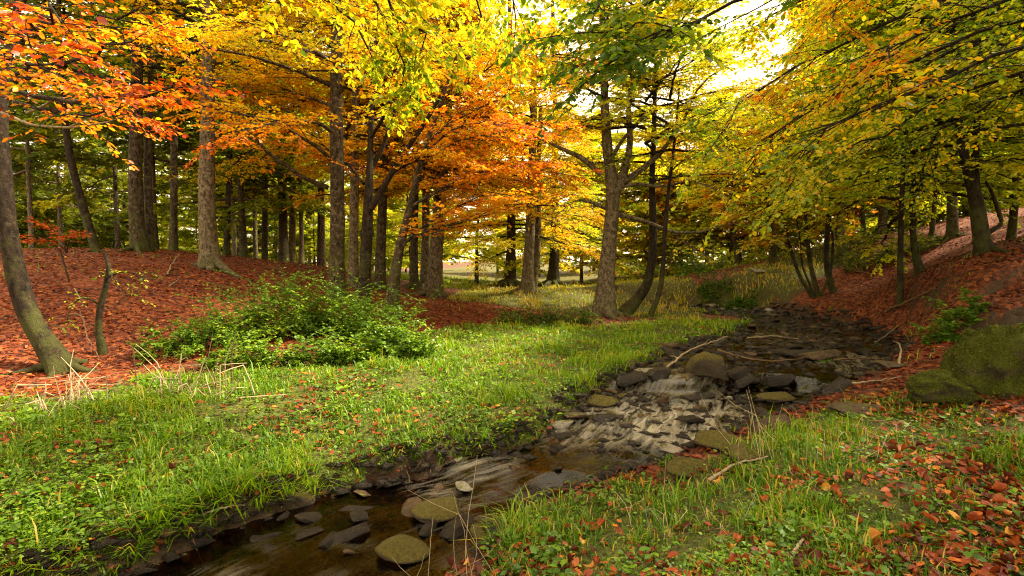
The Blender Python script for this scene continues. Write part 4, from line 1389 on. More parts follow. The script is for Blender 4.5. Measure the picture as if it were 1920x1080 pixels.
V[:, 1] = P + sidev * Wd[:, None]
mid = P + fw * (H * lean * .35)[:, None] + UP * (H * .62)[:, None]
V[:, 2] = mid - sidev * (Wd * .8)[:, None]
V[:, 3] = mid + sidev * (Wd * .8)[:, None]
V[:, 4] = P + fw * (H * lean)[:, None] + UP * (H * (1.05 - .35 * lean))[:, None]
i5 = np.arange(m)[:, None] * 5
tri = np.concatenate([i5 + [[0, 1, 3]], i5 + [[0, 3, 2]], i5 + [[2, 3, 4]]])
hue = .30 + .20 * tuft + .20 * noise2(x * 2.5, y * 2.5, 77) + .12 * noise2(x * .5, y * .5, 74) + g.normal(size=m) * .12 + np.where(far, .30, 0) + np.where(front, -.12, 0) + .016 * np.clip(y - 6, 0, 12)
hue = np.where(g.random(m) < np.where(front, .16, .05), g.uniform(.82, 1.0, m), hue)
mb = MB()
mb.add(V, t=tri, h=np.repeat(np.clip(hue, .02, 1), 5))
tag(link('meadow_grass', mb.mesh('meadow_grass', M_GRASS, smooth_shade=False)), 'short green grass of the meadow and stream banks', 'grass', kind='stuff')
print('grass', m)

x, y, g = scatter(250000, 1.3, 16, 902)
z = ground(x, y)
sd_, _, _ = stream_at(x, y)
gc, lc, wt = cover(x, y, z, sd_)
cl = noise2(x * 1.5, y * 1.5, 81) + .6 * noise2(x * 4, y * 4, 82)
ok = (g.random(len(x)) < gc * np.clip(.35 + .8 * cl, .02, 1)) & (sd_ > .02)
x, y, z, cl = x[ok], y[ok], z[ok], cl[ok]
m = len(x)
P = np.stack([x, y, z + g.uniform(.01, .05, m) * (1 + .8 * np.clip(cl, 0, 1)) * (1 + .05 * y)], -1)
a = g.uniform(0, 6.283, m)
D = np.stack([np.cos(a), np.sin(a), g.uniform(-.1, .5, m)], -1)
N = nrm(UP + g.normal(size=(m, 3)) * .35)
Ls = g.uniform(.012, .030, m) * (1 + .16 * np.maximum(y - 2, 0)) * np.where(g.random(m) < .08, 1.8, 1)
mb = MB()
hue = np.clip(.42 + .16 * noise2(x * .9, y * .9, 83) + g.normal(size=m) * .16, 0, .98)
leaves(mb, P, D, N, Ls, Ls * .85, hue, 'low')
tag(link('meadow_herbs', mb.mesh('meadow_herbs', M_HERB, smooth_shade=False)), 'low clover-like herbs among the meadow grass', 'herbs', kind='stuff')
print('herbs', m)

# broad-leaved weeds
x, y, g = scatter(18000, 1.4, 13, 904, -1.15, 1.15)
z = ground(x, y)
sd_, _, _ = stream_at(x, y)
gc, lc, wt = cover(x, y, z, sd_)
ok = (g.random(len(x)) < gc * np.clip(.22 + .7 * noise2(x * 1.1, y * 1.1, 85), .03, .9) * np.where(in_poly(*proj(np.stack([x, y, z], -1)), POLY_FRONT), .35, 1)) & (sd_ > .06)
x, y, z = x[ok], y[ok], z[ok]
m, nl_ = len(x), 8
a = g.uniform(0, 6.283, m)[:, None] + np.arange(nl_)[None] * 2.4 + g.normal(size=(m, nl_)) * .3
hgt = g.uniform(.03, .13, m)[:, None] * g.uniform(.3, 1, (m, nl_))
D = np.stack([np.cos(a), np.sin(a), g.uniform(-.3, .5, (m, nl_))], -1)
P = np.stack([x[:, None] + .02 * np.cos(a), y[:, None] + .02 * np.sin(a), z[:, None] + hgt], -1)
Ls = (g.uniform(.025, .055, m) * (1 + .05 * y))[:, None] * g.uniform(.6, 1.2, (m, nl_))
N = nrm(UP + g.normal(size=(m, nl_, 3)) * .35)
hue = np.clip((.30 + .2 * noise2(x * 1.7, y * 1.7, 86))[:, None] + g.normal(size=(m, nl_)) * .12, 0, .95)
mb = MB()
leaves(mb, P.reshape(-1, 3), D.reshape(-1, 3), N.reshape(-1, 3), Ls.ravel(), Ls.ravel() * .66, hue.ravel(), 'mid')
tag(link('meadow_weeds', mb.mesh('meadow_weeds', M_HERB, smooth_shade=False)), 'broad-leaved weeds scattered through the meadow and bank grass', 'weeds', kind='stuff')
print('weeds', m)

# fallen leaves: a carpet on the slopes, thinner over the grass, wet ones by the water
x, y, g = scatter(185000, 1.2, 34, 903, -1.25, 1.4)
z = ground(x, y)
sd_, wz, _ = stream_at(x, y)
gc, lc, wt = cover(x, y, z, sd_)
px, py = proj(np.stack([x, y, z], -1))
front = in_poly(px, py, POLY_FRONT)
drift = fbm2(x * .9, y * .9, 91)
pr = np.where(lc > .3, np.clip(.75 + .6 * fbm2(x * 1.4, y * 1.4, 97), .12, .95), 0) + np.where(gc > .3, np.clip(.12 + .22 * drift, .03, .5), 0)
pr = np.where(front, np.clip(.20 + .55 * drift + .14 * (x - 1.9), .04, .8), pr)
pr = np.where((sd_ < .22) & (sd_ > -.12), .22, pr)
shoal = (sd_ < .1) & (y > 7.6) & (px < 1380)
pr = np.where(shoal, .5, pr)
ok = (g.random(len(x)) < pr) & ((z > wz + .005) | (sd_ > 0))
x, y, z, lc, front, sd_ = x[ok], y[ok], z[ok], lc[ok], front[ok], sd_[ok]
m = len(x)
a = g.uniform(0, 6.283, m)
tilt = g.normal(size=m) * .28
D = np.stack([np.cos(a), np.sin(a), tilt], -1)
N = nrm(UP + g.normal(size=(m, 3)) * .34)
Ls = g.uniform(.042, .075, m) * (1 + .022 * y)
lift = np.where(lc > .3, g.uniform(.004, .03, m), g.uniform(.012, .05, m))
P = np.stack([x, y, z + lift], -1) - D * (Ls * .4)[:, None]
hue = np.clip(.36 + .20 * noise2(x * .7, y * .7, 95) + .16 * noise2(x * 2.4, y * 2.4, 96) + g.normal(size=m) * .20, 0, .97)
hue = np.where(front, np.clip(hue - .04, 0, 1), hue)
hue = np.where((sd_ < .35), np.clip(hue - .26, 0, 1), hue)
pxl, pyl = proj(np.stack([x, y, z], -1))
hue = np.where(in_poly(pxl, pyl, POLY_RIGHT), np.clip(hue - .16, 0, 1), hue)
near = y < 6.0
mb = MB()
leaves(mb, P[~near], D[~near], N[~near], Ls[~near], Ls[~near] * .68, hue[~near], 'low')
leaves(mb, P[near], D[near], N[near], Ls[near], Ls[near] * .68, hue[near], 'mid')
tag(link('leaf_litter', mb.mesh('leaf_litter', M_LITTER, smooth_shade=False)), 'carpet of fallen red-brown beech leaves over the slopes and banks', 'leaf litter', kind='stuff')
print('litter', m, int(near.sum()))

# small twigs lying in the litter
x, y, g = scatter(2600, 2.2, 22, 907)
z = ground(x, y)
sd_, _, _ = stream_at(x, y)
gc, lc, wt = cover(x, y, z, sd_)
ok = (lc > .3) | ((gc > .3) & (g.random(len(x)) < .2)) | (np.abs(sd_) < .25)
x, y, z = x[ok], y[ok], z[ok]
m = len(x)
a = g.uniform(0, 6.283, m)
L_ = g.uniform(.08, .32, m)
t5 = np.linspace(-.5, .5, 4)
P = np.stack([x[:, None] + np.cos(a)[:, None] * L_[:, None] * t5, y[:, None] + np.sin(a)[:, None] * L_[:, None] * t5, np.zeros((m, 4))], -1) + g.normal(size=(m, 4, 3)) * .012
P[..., 2] = ground(P[..., 0], P[..., 1]) + .03 + g.normal(size=(m, 4)) * .01
mb = MB()
tubes(mb, P, (g.uniform(.002, .005, m) * (1 + .06 * y))[:, None] * np.array([[1, .9, .75, .5]]), 4)
tag(link('litter_twigs', mb.mesh('litter_twigs', M_DEADBROWN)), 'small dead twigs strewn through the leaf litter', 'twigs', kind='stuff')

# the three hundred fallen leaves that show largest lie singly
CURL, CURLWORD = [], []
for i in range(6):
    g2 = np.random.default_rng(40 + i)
    us, vs = np.linspace(0, 1, 7), np.linspace(-1, 1, 5)
    wprof = np.array([.04, .30, .46, .50, .42, .24, .02])
    cu, cv, tw_ = g2.uniform(-1.0, 1.3), g2.uniform(.5, 1.7) * g2.choice([-1, 1]), g2.normal() * .7
    CURLWORD.append('folded' if abs(cv) > 1.15 else 'upcurled' if cu > .6 else 'arched' if cu < -.5 else 'twisted' if abs(tw_) > .6 else 'cupped')
    Vv = []
    for a_, u in enumerate(us):
        for v in vs:
            zz = cu * (u - .5) ** 2 + cv * wprof[a_] * v * v + tw_ * (u - .5) * v * .5 + .025 * math.sin(u * 25 + v * 2) * abs(v)
            Vv.append((v * wprof[a_] * .72, u, zz - .1 * cu))
    qd = [(r * 5 + c_, r * 5 + c_ + 1, (r + 1) * 5 + c_ + 1, (r + 1) * 5 + c_) for r in range(6) for c_ in range(4)]
    for hb in range(4):
        mb = MB()
        mb.add(np.array(Vv), q=qd, h=[.10, .36, .56, .86][hb])
        CURL.append((hb, mb.mesh('fallen_leaf', M_LITTER)))
x, y, g = scatter(4000, 1.9, 4.6, 905, -1.05, 1.05, 1.0)
z = ground(x, y)
sd_, wz, _ = stream_at(x, y)
px, py = proj(np.stack([x, y, z], -1))
drift = fbm2(x * .9, y * .9, 91)
pr = np.where(in_poly(px, py, POLY_FRONT), np.clip(.30 + .5 * drift + .16 * (x - 1.6), .05, 1), np.where(in_poly(px, py, POLY_MEADOW), .10, 0))
pr = np.where((sd_ < .15) & (sd_ > -.1) & (z > wz), .5, pr)
ok = (g.random(len(x)) < pr) & (px > -15) & (px < 1935) & (py < 1085) & (z > wz - .01)
ii = np.nonzero(ok)[0]
ii = ii[np.argsort(y[ii])][:300]
LEAFWORD = ['dark red-brown', 'rust orange', 'bright orange', 'yellow']
for q, i in enumerate(ii):
    hb = int(g.choice(4, p=[.32, .36, .22, .10]))
    v_ = int(g.integers(0, 6))
    me = CURL[v_ * 4 + hb][1]
    s = g.uniform(.052, .082)
    o = link('fallen_leaf', me, loc=(x[i], y[i], z[i] + g.uniform(.02, .05)))
    o.rotation_euler = (g.normal() * .4, g.normal() * .4, g.uniform(0, 6.28))
    o.scale = (s, s, s)
    if in_poly(px[i:i + 1], py[i:i + 1], POLY_FRONT)[0]:
        where = ('in the bottom right corner' if px[i] > 1600 and py[i] > 930 else 'below the mossy boulder' if px[i] > 1600 else 'right of the lichen-covered twig' if px[i] > 1420 and py[i] > 930
                 else 'in the middle of the right bank' if px[i] > 1300 and py[i] <= 930 else 'near the bottom edge right of the stream' if py[i] > 1000 else 'close to the near bend of the stream')
    else:
        where = 'at the edge of the stream' if sd_[i] < .2 else 'in the grass left of the stream'
    word = f"{'large' if s > .067 else 'small'} {LEAFWORD[hb]} {CURLWORD[v_]} beech leaf {where}"
    tag(o, word, 'leaf', f'fallen beech leaves {where}')


# ------------------------------------------------------------------ leafy plants
def herb_patch(name, label, cat, spots, height, leafL, hue, seed, mat=None, nleaf=9, group=None, branch=2, stemmat=None, wl=.62):
    """upright leafy stems rooted at spots (x, y)"""
    g = np.random.default_rng(seed)
    spots = np.asarray(spots, float)
    zz = ground(spots[:, 0], spots[:, 1])
    B0 = np.stack([spots[:, 0], spots[:, 1], zz], -1)
    base = np.array([B0[:, 0].mean(), B0[:, 1].mean(), zz.min()])
    n = len(B0)
    hh = height * (.25 + 1.0 * g.random(n) ** 2.2)
    ln = g.normal(size=(n, 2)) * .28
    V0 = np.stack([ln[:, 0] * hh, ln[:, 1] * hh, hh], -1)
    Bd = np.stack([ln[:, 0] * hh * .6, ln[:, 1] * hh * .6, -.12 * hh], -1)
    S_, V_, B_ = [B0], [V0], [Bd]
    for b in range(branch):
        t = g.uniform(.25, .75, n)[:, None]
        s0 = B0 + V0 * t + Bd * t * t
        a = g.uniform(0, 6.283, n)
        L = (hh * g.uniform(.3, .6, n))[:, None]
        S_.append(s0); V_.append(np.stack([np.cos(a) * .8, np.sin(a) * .8, np.full(n, .75)], -1) * L); B_.append(np.stack([np.cos(a) * .2, np.sin(a) * .2, np.full(n, -.3)], -1) * L)
    S_, V_, B_ = np.concatenate(S_), np.concatenate(V_), np.concatenate(B_)
    t4 = np.linspace(0, 1, 5)
    wood, fol = MB(), MB()
    tubes(wood, S_[:, None] + V_[:, None] * t4[None, :, None] + B_[:, None] * (t4 ** 2)[None, :, None], np.broadcast_to(.005 * (1 - .7 * t4)[None], (len(S_), 5)), 4, h=.2)
    tb = np.linspace(.18, 1, nleaf)
    P = S_[:, None] + V_[:, None] * tb[None, :, None] + B_[:, None] * (tb ** 2)[None, :, None]
    for sgn in (0, math.pi):
        a = g.uniform(0, 6.283, len(S_))[:, None] + np.arange(nleaf)[None] * 1.571 + sgn + g.normal(size=P.shape[:2]) * .3
        D = np.stack([np.cos(a), np.sin(a), g.normal(size=a.shape) * .3 - .12], -1)
        N = nrm(UP + g.normal(size=P.shape) * .38)
        Ls = leafL * (1.15 - .5 * tb)[None] * g.uniform(.7, 1.25, a.shape)
        H_ = np.clip(hue[0] + hue[2] * noise3(P * 2, seed) + g.normal(size=a.shape) * hue[1] + .10 * (tb - .5)[None], 0, .99)
        leaves(fol, P.reshape(-1, 3), D.reshape(-1, 3), N.reshape(-1, 3), Ls.ravel(), Ls.ravel() * wl, H_.ravel(), 'mid')
    root = link(name, None, loc=base)
    tag(root, label, cat, group)
    link('stems', wood.mesh('stems', stemmat or M_HERB, origin=base), root)['kind'] = 'stuff'
    link('foliage', fol.mesh('foliage', mat or M_HERB, smooth_shade=False, origin=base), root)['kind'] = 'stuff'
    return root


def disc(cx, cy, rx, ry, n, seed):
    g = np.random.default_rng(seed)
    a, r = g.uniform(0, 6.283, n), np.sqrt(g.random(n))
    return np.stack([cx + np.cos(a) * r * rx, cy + np.sin(a) * r * ry], -1)


for i, (px, d, rx, ry, n, hgt, lab) in enumerate([
        (310, 8.2, .55, .5, 36, .45, 'low leafy nettles at the left end of the thicket, by the crooked sapling'),
        (420, 8.9, .75, .6, 74, .80, 'leafy nettle clump second from the left in the thicket'),
        (525, 9.6, .85, .7, 100, 1.0, 'tall leafy nettle clump in the middle of the thicket'),
        (620, 9.9, .85, .7, 100, 1.08, 'tallest nettle clump right under the dark straight beech'),
        (700, 9.5, .7, .6, 90, .92, 'dark leafy nettle clump at the foot of the leaning orange tree'),
        (745, 8.3, .55, .45, 70, .55, 'rounded low nettle clump at the right end of the thicket'),
        (620, 7.9, .7, .4, 60, .48, 'low nettles along the front of the thicket, nearest the grass'),
        (470, 7.6, .8, .4, 60, .45, 'low nettles in front of the thicket behind the dry stalks')]):
    x0 = (px - 960) / 960 * d
    herb_patch('nettle_clump', lab, 'shrub', disc(x0, d, rx, ry, n, 700 + i), hgt * 1.2, .066, (.44, .15, .20), 720 + i, group='nettle thicket', nleaf=11)
M_SHRUB = leaf_material('shrub_leaf', [(0, (.03, .06, .015)), (.4, (.09, .15, .025)), (.7, (.20, .24, .035)), (.9, (.34, .22, .06)), (1, (.36, .12, .05))], trans=.35)
for i, (px, d, rx, n, hgt, lab) in enumerate([(975, 13.4, .75, 60, .55, 'low bramble bush left of the pair in front of the clearing'), (1070, 13.6, .85, 70, .5, 'low bramble bush right of the pair, near the big forked beech')]):
    herb_patch('bramble_bush', lab, 'shrub', disc((px - 960) / 960 * d, d, rx, .5, n, 740 + i), hgt, .075, (.5, .15, .15), 750 + i, mat=M_SHRUB, group='bramble bushes before the clearing', nleaf=8)
for i, (px, py, rx, n, hgt, hu, lab) in enumerate([
        (1385, 580, .55, 60, .55, .22, 'dark bush on the far bank where the stream bends'), (1340, 545, .6, 50, .8, .3, 'dark green bush above the bend of the stream'),
        (1310, 515, 1.0, 60, 1.2, .3, 'rounded dark bush at the back of the clearing'), (1630, 500, .8, 60, .7, .5, 'leafy undergrowth in the hollow of the right slope'),
        (1700, 480, .9, 60, .8, .45, 'yellowing undergrowth behind the thin stems on the right slope'), (1600, 475, .8, 50, .7, .5, 'low bush on the crest of the right slope'),
        (1800, 620, .32, 26, .45, .32, 'leafy young plant on the dark bank above the mossy boulder'), (1545, 700, .14, 12, .32, .35, 'small leafy plant growing between the stream stones'),
        (1100, 905, .28, 50, .12, .35, 'low leafy mat at the water edge in front of the bark chunk'), (1255, 872, .07, 14, .12, .3, 'tiny bright green plant on the mossy stones at the right bank'),
        (1895, 660, .3, 24, .35, .3, 'leafy young plant rising behind the mossy boulder at the right edge'), (1770, 640, .25, 20, .35, .28, 'dark leafy plant left of the boulder top'),
        (870, 795, .3, 40, .16, .5, 'low leafy patch in the meadow above the stream'), (1255, 800, .1, 1, .1, .3, '')]):
    if not lab:
        continue
    c_ = on_ground(px, py)
    herb_patch('leafy_plant', lab, 'plant', disc(c_[0], c_[1], rx, rx * .7, n, 760 + i), hgt, .07 if hgt > .2 else .03, (hu, .12, .12), 780 + i, mat=M_SHRUB if hu >= .45 else M_HERB, nleaf=8 if hgt > .2 else 4)

# ------------------------------------------------------------------ stones
def stone_material(name, c1, c2, moss, rough, spec, mossc=(.10, .10, .018)):
    m, nt, nd, lk = nodes_of(name)
    tc = nd.new('ShaderNodeTexCoord')
    ge = nd.new('ShaderNodeNewGeometry')
    n1 = noise_node(nd, lk, 9, 7, .7, ge.outputs['Position'])
    r1 = ramp(nd, [(.3, c1), (.7, c2)])
    lk.new(n1.outputs[0], r1.inputs[0])
    sp = nd.new('ShaderNodeSeparateXYZ')
    lk.new(ge.outputs['Normal'], sp.inputs[0])
    n2 = noise_node(nd, lk, 6, 6, .7, ge.outputs['Position'])
    ad = nd.new('ShaderNodeMath'); ad.operation = 'MULTIPLY_ADD'
    lk.new(sp.outputs[2], ad.inputs[0]); ad.inputs[1].default_value = .45
    lk.new(n2.outputs[0], ad.inputs[2])
    r2 = ramp(nd, [(.95 - moss * .5, (0, 0, 0)), (1.06 - moss * .5, (1, 1, 1))])
    lk.new(ad.outputs[0], r2.inputs[0])
    n5 = noise_node(nd, lk, 40, 4, .7, ge.outputs['Position'])
    mr = ramp(nd, [(.3, tuple(c * .5 for c in mossc)), (.7, tuple(c * 1.5 for c in mossc))])
    lk.new(n5.outputs[0], mr.inputs[0])
    mx = nd.new('ShaderNodeMix'); mx.data_type = 'RGBA'
    lk.new(r2.outputs[0], mx.inputs[0]); lk.new(r1.outputs[0], mx.inputs[6]); lk.new(mr.outputs[0], mx.inputs[7])
    b = nd.new('ShaderNodeBsdfPrincipled')
    lk.new(mx.outputs[2], b.inputs['Base Color'])
    rr = nd.new('ShaderNodeMapRange')
    lk.new(r2.outputs[0], rr.inputs['Value']); rr.inputs['To Min'].default_value = rough; rr.inputs['To Max'].default_value = .9
    lk.new(rr.outputs[0], b.inputs['Roughness'])
    b.inputs['Specular IOR Level'].default_value = spec
    bp = nd.new('ShaderNodeBump'); bp.inputs['Strength'].default_value = 1.0; bp.inputs['Distance'].default_value = .04
    n3 = noise_node(nd, lk, 34, 7, .72, ge.outputs['Position'])
    lk.new(n3.outputs[0], bp.inputs['Height']); lk.new(bp.outputs[0], b.inputs['Normal'])
    o = nd.new('ShaderNodeOutputMaterial'); lk.new(b.outputs[0], o.inputs[0])
    return m


M_STONE_WET = stone_material('wet_stone', (.006, .004, .003), (.036, .024, .015), -.25, .34, .3)
M_STONE_BROWN = stone_material('brown_stone', (.03, .017, .009), (.12, .070, .035), -.05, .45, .3)
M_STONE_PALE = stone_material('pale_stone', (.12, .10, .075), (.34, .30, .24), .05, .35, .5)
M_STONE_MOSS = stone_material('mossy_stone', (.025, .018, .010), (.085, .06, .03), .62, .5, .3, (.085, .068, .010))
M_MOSS = stone_material('moss_boulder', (.03, .026, .012), (.10, .09, .04), 1.0, .85, .1, (.065, .075, .010))
M_EARTH = stone_material('dark_earth', (.010, .007, .005), (.035, .022, .014), .45, .9, .15, (.05, .055, .012))


def rock(name, seed, sub=2, flat=.4, angular=9, rough=.12, mat=None, ncut=None):
    import bmesh
    bm = bmesh.new()
    bmesh.ops.create_icosphere(bm, subdivisions=sub, radius=1.0)
    V = np.array([v.co[:] for v in bm.verts])
    g = np.random.default_rng(seed)
    for _ in range(angular):
        n = nrm(g.normal(size=3) * np.array([1, 1, 1.3])); dcut = g.uniform(.42, .85)
        over = V @ n - dcut
        V = V - np.clip(over, 0, None)[:, None] * n
    V = V * (1 + rough * noise3(V * 1.8, seed)[:, None] + .4 * rough * noise3(V * 5, seed + 1)[:, None])
    V[:, 2] *= flat
    for v, c_ in zip(bm.verts, V):
        v.co = c_
    me = bpy.data.meshes.new(name)
    bm.to_mesh(me); bm.free()
    if mat:
        me.materials.append(mat)
    if sub > 2:
        me.polygons.foreach_set('use_smooth', np.ones(len(me.polygons), bool))
    return me


def slab(name, seed, flat):
    import bmesh
    g = np.random.default_rng(seed)
    n = 15
    P = nrm(g.normal(size=(n, 3))) * g.uniform(.75, 1.0, (n, 1))
    P = np.sign(P) * np.abs(P) ** .7
    P[:, 0] *= g.uniform(.85, 1.1); P[:, 1] *= g.uniform(.6, 1.0)
    P[:, 2] = P[:, 2] * flat * .8 + .25 * flat * P[:, 0] * g.normal()
    bm = bmesh.new()
    for p_ in P:
        bm.verts.new(p_)
    bmesh.ops.convex_hull(bm, input=bm.verts[:])
    bmesh.ops.delete(bm, geom=[v for v in bm.verts if not v.link_faces], context='VERTS')
    bmesh.ops.bevel(bm, geom=bm.edges[:], offset=.025, segments=1, affect='EDGES', profile=.6)
    me = bpy.data.meshes.new(name)
    bm.to_mesh(me); bm.free()
    return me


STONES = [slab('stream_stone', 20 + i, f) for i, f in enumerate((.30, .38, .48, .26, .55, .34, .42, .62))] + [rock('stream_stone', 60 + i, 3, f, 7, .16) for i, f in enumerate((.28, .40, .34, .5))]
MATS = {'wet dark': M_STONE_WET, 'brown': M_STONE_BROWN, 'pale grey': M_STONE_PALE, 'mossy': M_STONE_MOSS}
for me in STONES:
    me.materials.append(M_STONE_WET)
STONE_XY = []


def put_stone(px, py, w, kind, label, hgt=None, group=None, proto=None, rot=None, lift=.25, tilt=.12, asp=None):
    c_ = on_ground(px, py)
    sd1, wz1, _ = stream_at(np.array([c_[0]]), np.array([c_[1]]))
    zz = c_[2] if sd1[0] > .1 else max(c_[2], wz1[0] - .012)
    r = w / 2 / 960 * c_[1]
    g = random
    me = STONES[g.randrange(12) if proto is None else (8 + proto % 4 if kind == 'mossy' else proto)]
    o = link('stream_stone', me, loc=(c_[0], c_[1], zz + r * lift * .3))
    o.material_slots[0].link = 'OBJECT'
    o.material_slots[0].material = MATS[kind]
    o.rotation_euler = (g.gauss(0, tilt), g.gauss(0, tilt), g.uniform(0, 6.28) if rot is None else rot)
    a = asp or g.uniform(.6, .9)
    o.scale = (r, r * a, r * (hgt or 1.0))
    tag(o, label, 'stone', group)
    STONE_XY.append((c_[0], c_[1], r))
    return o


for args in [
        (1332, 722, 92, 'mossy', 'rounded dark boulder with moss at the side of the little cascade', 1.5, 7, 0, .6),
        (825, 998, 108, 'mossy', 'flat yellow-mossed slab in the near stream', .75, 0, .25, .9),
        (860, 1030, 90, 'wet dark', 'dark wet stone leaning against the flat mossed slab', 1.0, 2, 1.0, .3),
        (895, 1035, 50, 'mossy', 'small mossy stone by the grass at the near bend', .8, 1, 2.0, .5),
        (505, 1035, 90, 'wet dark', 'smooth grey stone with water sliding over it in the near stream', .8, 5, .6, .0),
        (665, 985, 80, 'wet dark', 'low wet stone breaking the current in mid stream', .7, 0, .2, .0),
        (755, 1078, 100, 'mossy', 'mossy stone cut by the bottom of the picture', .8, 1, .1, .6),
        (870, 868, 60, 'pale grey', 'pale slab on the left bank above the rapid', .5, 3, .3, .6),
        (1340, 838, 110, 'mossy', 'yellow-mossed slab tilted against the right bank', .9, 0, 2.6, .9),
        (1295, 822, 72, 'wet dark', 'dark flat-topped stone in front of the tilted slab', .8, 5, .1, .8),
        (1405, 860, 100, 'mossy', 'broad mossy stone half buried in the right bank', .9, 2, .8, .6),
        (1290, 885, 90, 'mossy', 'low yellow mossy stone beside the tiny green plant', .7, 1, .3, .6),
        (1440, 805, 100, 'brown', 'humped brown stone at the right water edge', 1.1, 4, .2, .6),
        (1455, 772, 80, 'mossy', 'olive stone slab at the right end of the riffle', .6, 0, .1, .6),
        (1055, 815, 54, 'pale grey', 'grey angular stone at the left water edge', .8, 2, .4, .7),
        (1080, 795, 70, 'brown', 'brown flat stone stacked on the left bank', .6, 5, .2, .9),
        (1125, 770, 64, 'mossy', 'olive stone on top of the left bank pile', .8, 1, .3, .9),
        (1170, 790, 44, 'pale grey', 'bright white stone in the riffle', 1.0, 6, 1.1, .7),
        (1135, 815, 60, 'wet dark', 'black wet stone under the white one in the riffle', .9, 2, .2, .6),
        (1240, 783, 34, 'brown', 'upright brown stone standing in the current', 2.4, 6, .1, .9),
        (1310, 772, 84, 'wet dark', 'black slab across the middle of the riffle', .6, 3, .0, .6),
        (1390, 745, 60, 'wet dark', 'dark wedge stone just below the cascade', .9, 4, .5, .6),
        (1500, 690, 110, 'wet dark', 'long dark ledge stone above the cascade', .6, 3, .0, .6),
        (1600, 775, 120, 'brown', 'mossy brown ledge under the right bank', .7, 0, .2, .5),
        (1540, 690, 120, 'brown', 'long flat olive slab right of the cascade', .5, 3, .1, .6),
        (1670, 690, 90, 'brown', 'flat slab below the mossy boulder', .6, 0, .15, .6),
        (1180, 728, 70, 'wet dark', 'dark ledge stone at the left end of the step in the stream', 1.0, 4, .2, .6),
        (1235, 732, 64, 'wet dark', 'second dark ledge stone of the step, under the pale stick', 1.1, 2, .5, .6),
        (1285, 738, 56, 'brown', 'brown ledge stone tucked left of the mossy boulder', 1.1, 6, .9, .6),
        (1385, 728, 60, 'wet dark', 'dark ledge stone right of the mossy boulder', 1.2, 7, .9, .6),
        (1210, 712, 60, 'pale grey', 'pale flat stone on top of the step', .6, 0, .3, .6),
        (1460, 742, 70, 'wet dark', 'black rock splitting the cascade', 1.1, 7, .3, .5),
        (1560, 735, 80, 'wet dark', 'dark rock at the right foot of the cascade', 1.0, 4, .3, .5),
        (1420, 512, 45, 'pale grey', 'pale stone lying on the grassy bank slope', .7, 0, .4, .8),
        (1335, 578, 36, 'pale grey', 'pale stone at the far bend of the stream', .8, 0, .4, .8)]:
    px, py, w, kind, label, hgt, proto, rot, lift = args
    put_stone(px, py, w, kind, label, hgt, None, proto, rot, lift, .06)

g = np.random.default_rng(55)
ZONES = [  # picture window of the water, how many, size range in metres, words
    ((1180, 608), (1660, 700), 125, (.06, .22), 'in the upper stream above the cascade'),
    ((1040, 730), (1560, 850), 135, (.035, .15), 'in the riffle below the cascade'),
    ((860, 850), (1240, 930), 22, (.04, .12), 'beside the narrow rapid'),
    ((300, 930), (960, 1080), 22, (.06, .17), 'in the near pool'),
    ((1250, 570), (1480, 606), 26, (.12, .35), 'in the far bend of the stream')]
for (a_, b_, n_, (s0, s1), where) in ZONES:
    k_ = 0
    tries = 0
    while k_ < n_ and tries < n_ * 12:
        tries += 1
        px, py = g.uniform(a_[0], b_[0]), g.uniform(a_[1], b_[1])
        c_ = on_ground(px, py)
        sd1, wz1, _ = stream_at(c_[:1], c_[1:2])
        if sd1[0] > .16:
            continue
        r = s0 + (s1 - s0) * g.random() ** 2.2
        if any((c_[0] - q[0]) ** 2 + (c_[1] - q[1]) ** 2 < (.55 * (q[2] + r)) ** 2 for q in STONE_XY):
            continue
        edge = sd1[0] > -.2
        kd = g.choice(['wet dark', 'brown', 'pale grey', 'mossy'], p=[.46, .42, .06, .06] if edge else [.64, .30, .04, .02])
        kd = str(kd)
        size_ = 'small' if r < s0 + .10 * (s1 - s0) else 'middling' if r < s0 + .45 * (s1 - s0) else 'large'
        put_stone(px, py, 2 * r / c_[1] * 960, kd, f'{size_} {kd} flat stone {where}', g.uniform(.6, 1.1), f'{size_} {kd} stones {where}', None, None, .4 if not edge else .7, .16)
        k_ += 1

# each stone of a kind is told apart by its place from left to right
_fam = {}
for o in [o for o in COL.objects if o.name.startswith('stream_stone') and o.get('group')]:
    _fam.setdefault(o['label'], []).append(o)
ORDW = ['first', 'second', 'third', 'fourth', 'fifth', 'sixth', 'seventh', 'eighth', 'ninth', 'tenth', 'eleventh', 'twelfth', 'thirteenth', 'fourteenth', 'fifteenth', 'sixteenth', 'seventeenth', 'eighteenth', 'nineteenth', 'twentieth',
        'twenty-first', 'twenty-second', 'twenty-third', 'twenty-fourth', 'twenty-fifth', 'twenty-sixth', 'twenty-seventh', 'twenty-eighth', 'twenty-ninth', 'thirtieth', 'thirty-first', 'thirty-second', 'thirty-third', 'thirty-fourth',
        'thirty-fifth', 'thirty-sixth', 'thirty-seventh', 'thirty-eighth', 'thirty-ninth', 'fortieth']
for lab, os_ in _fam.items():
    os_.sort(key=lambda o: o.location.x / max(o.location.y, .1))
    for q, o in enumerate(os_):
        if len(os_) > 1 and q < 40:
            o['label'] = f'{ORDW[q]} from the left: {lab}'

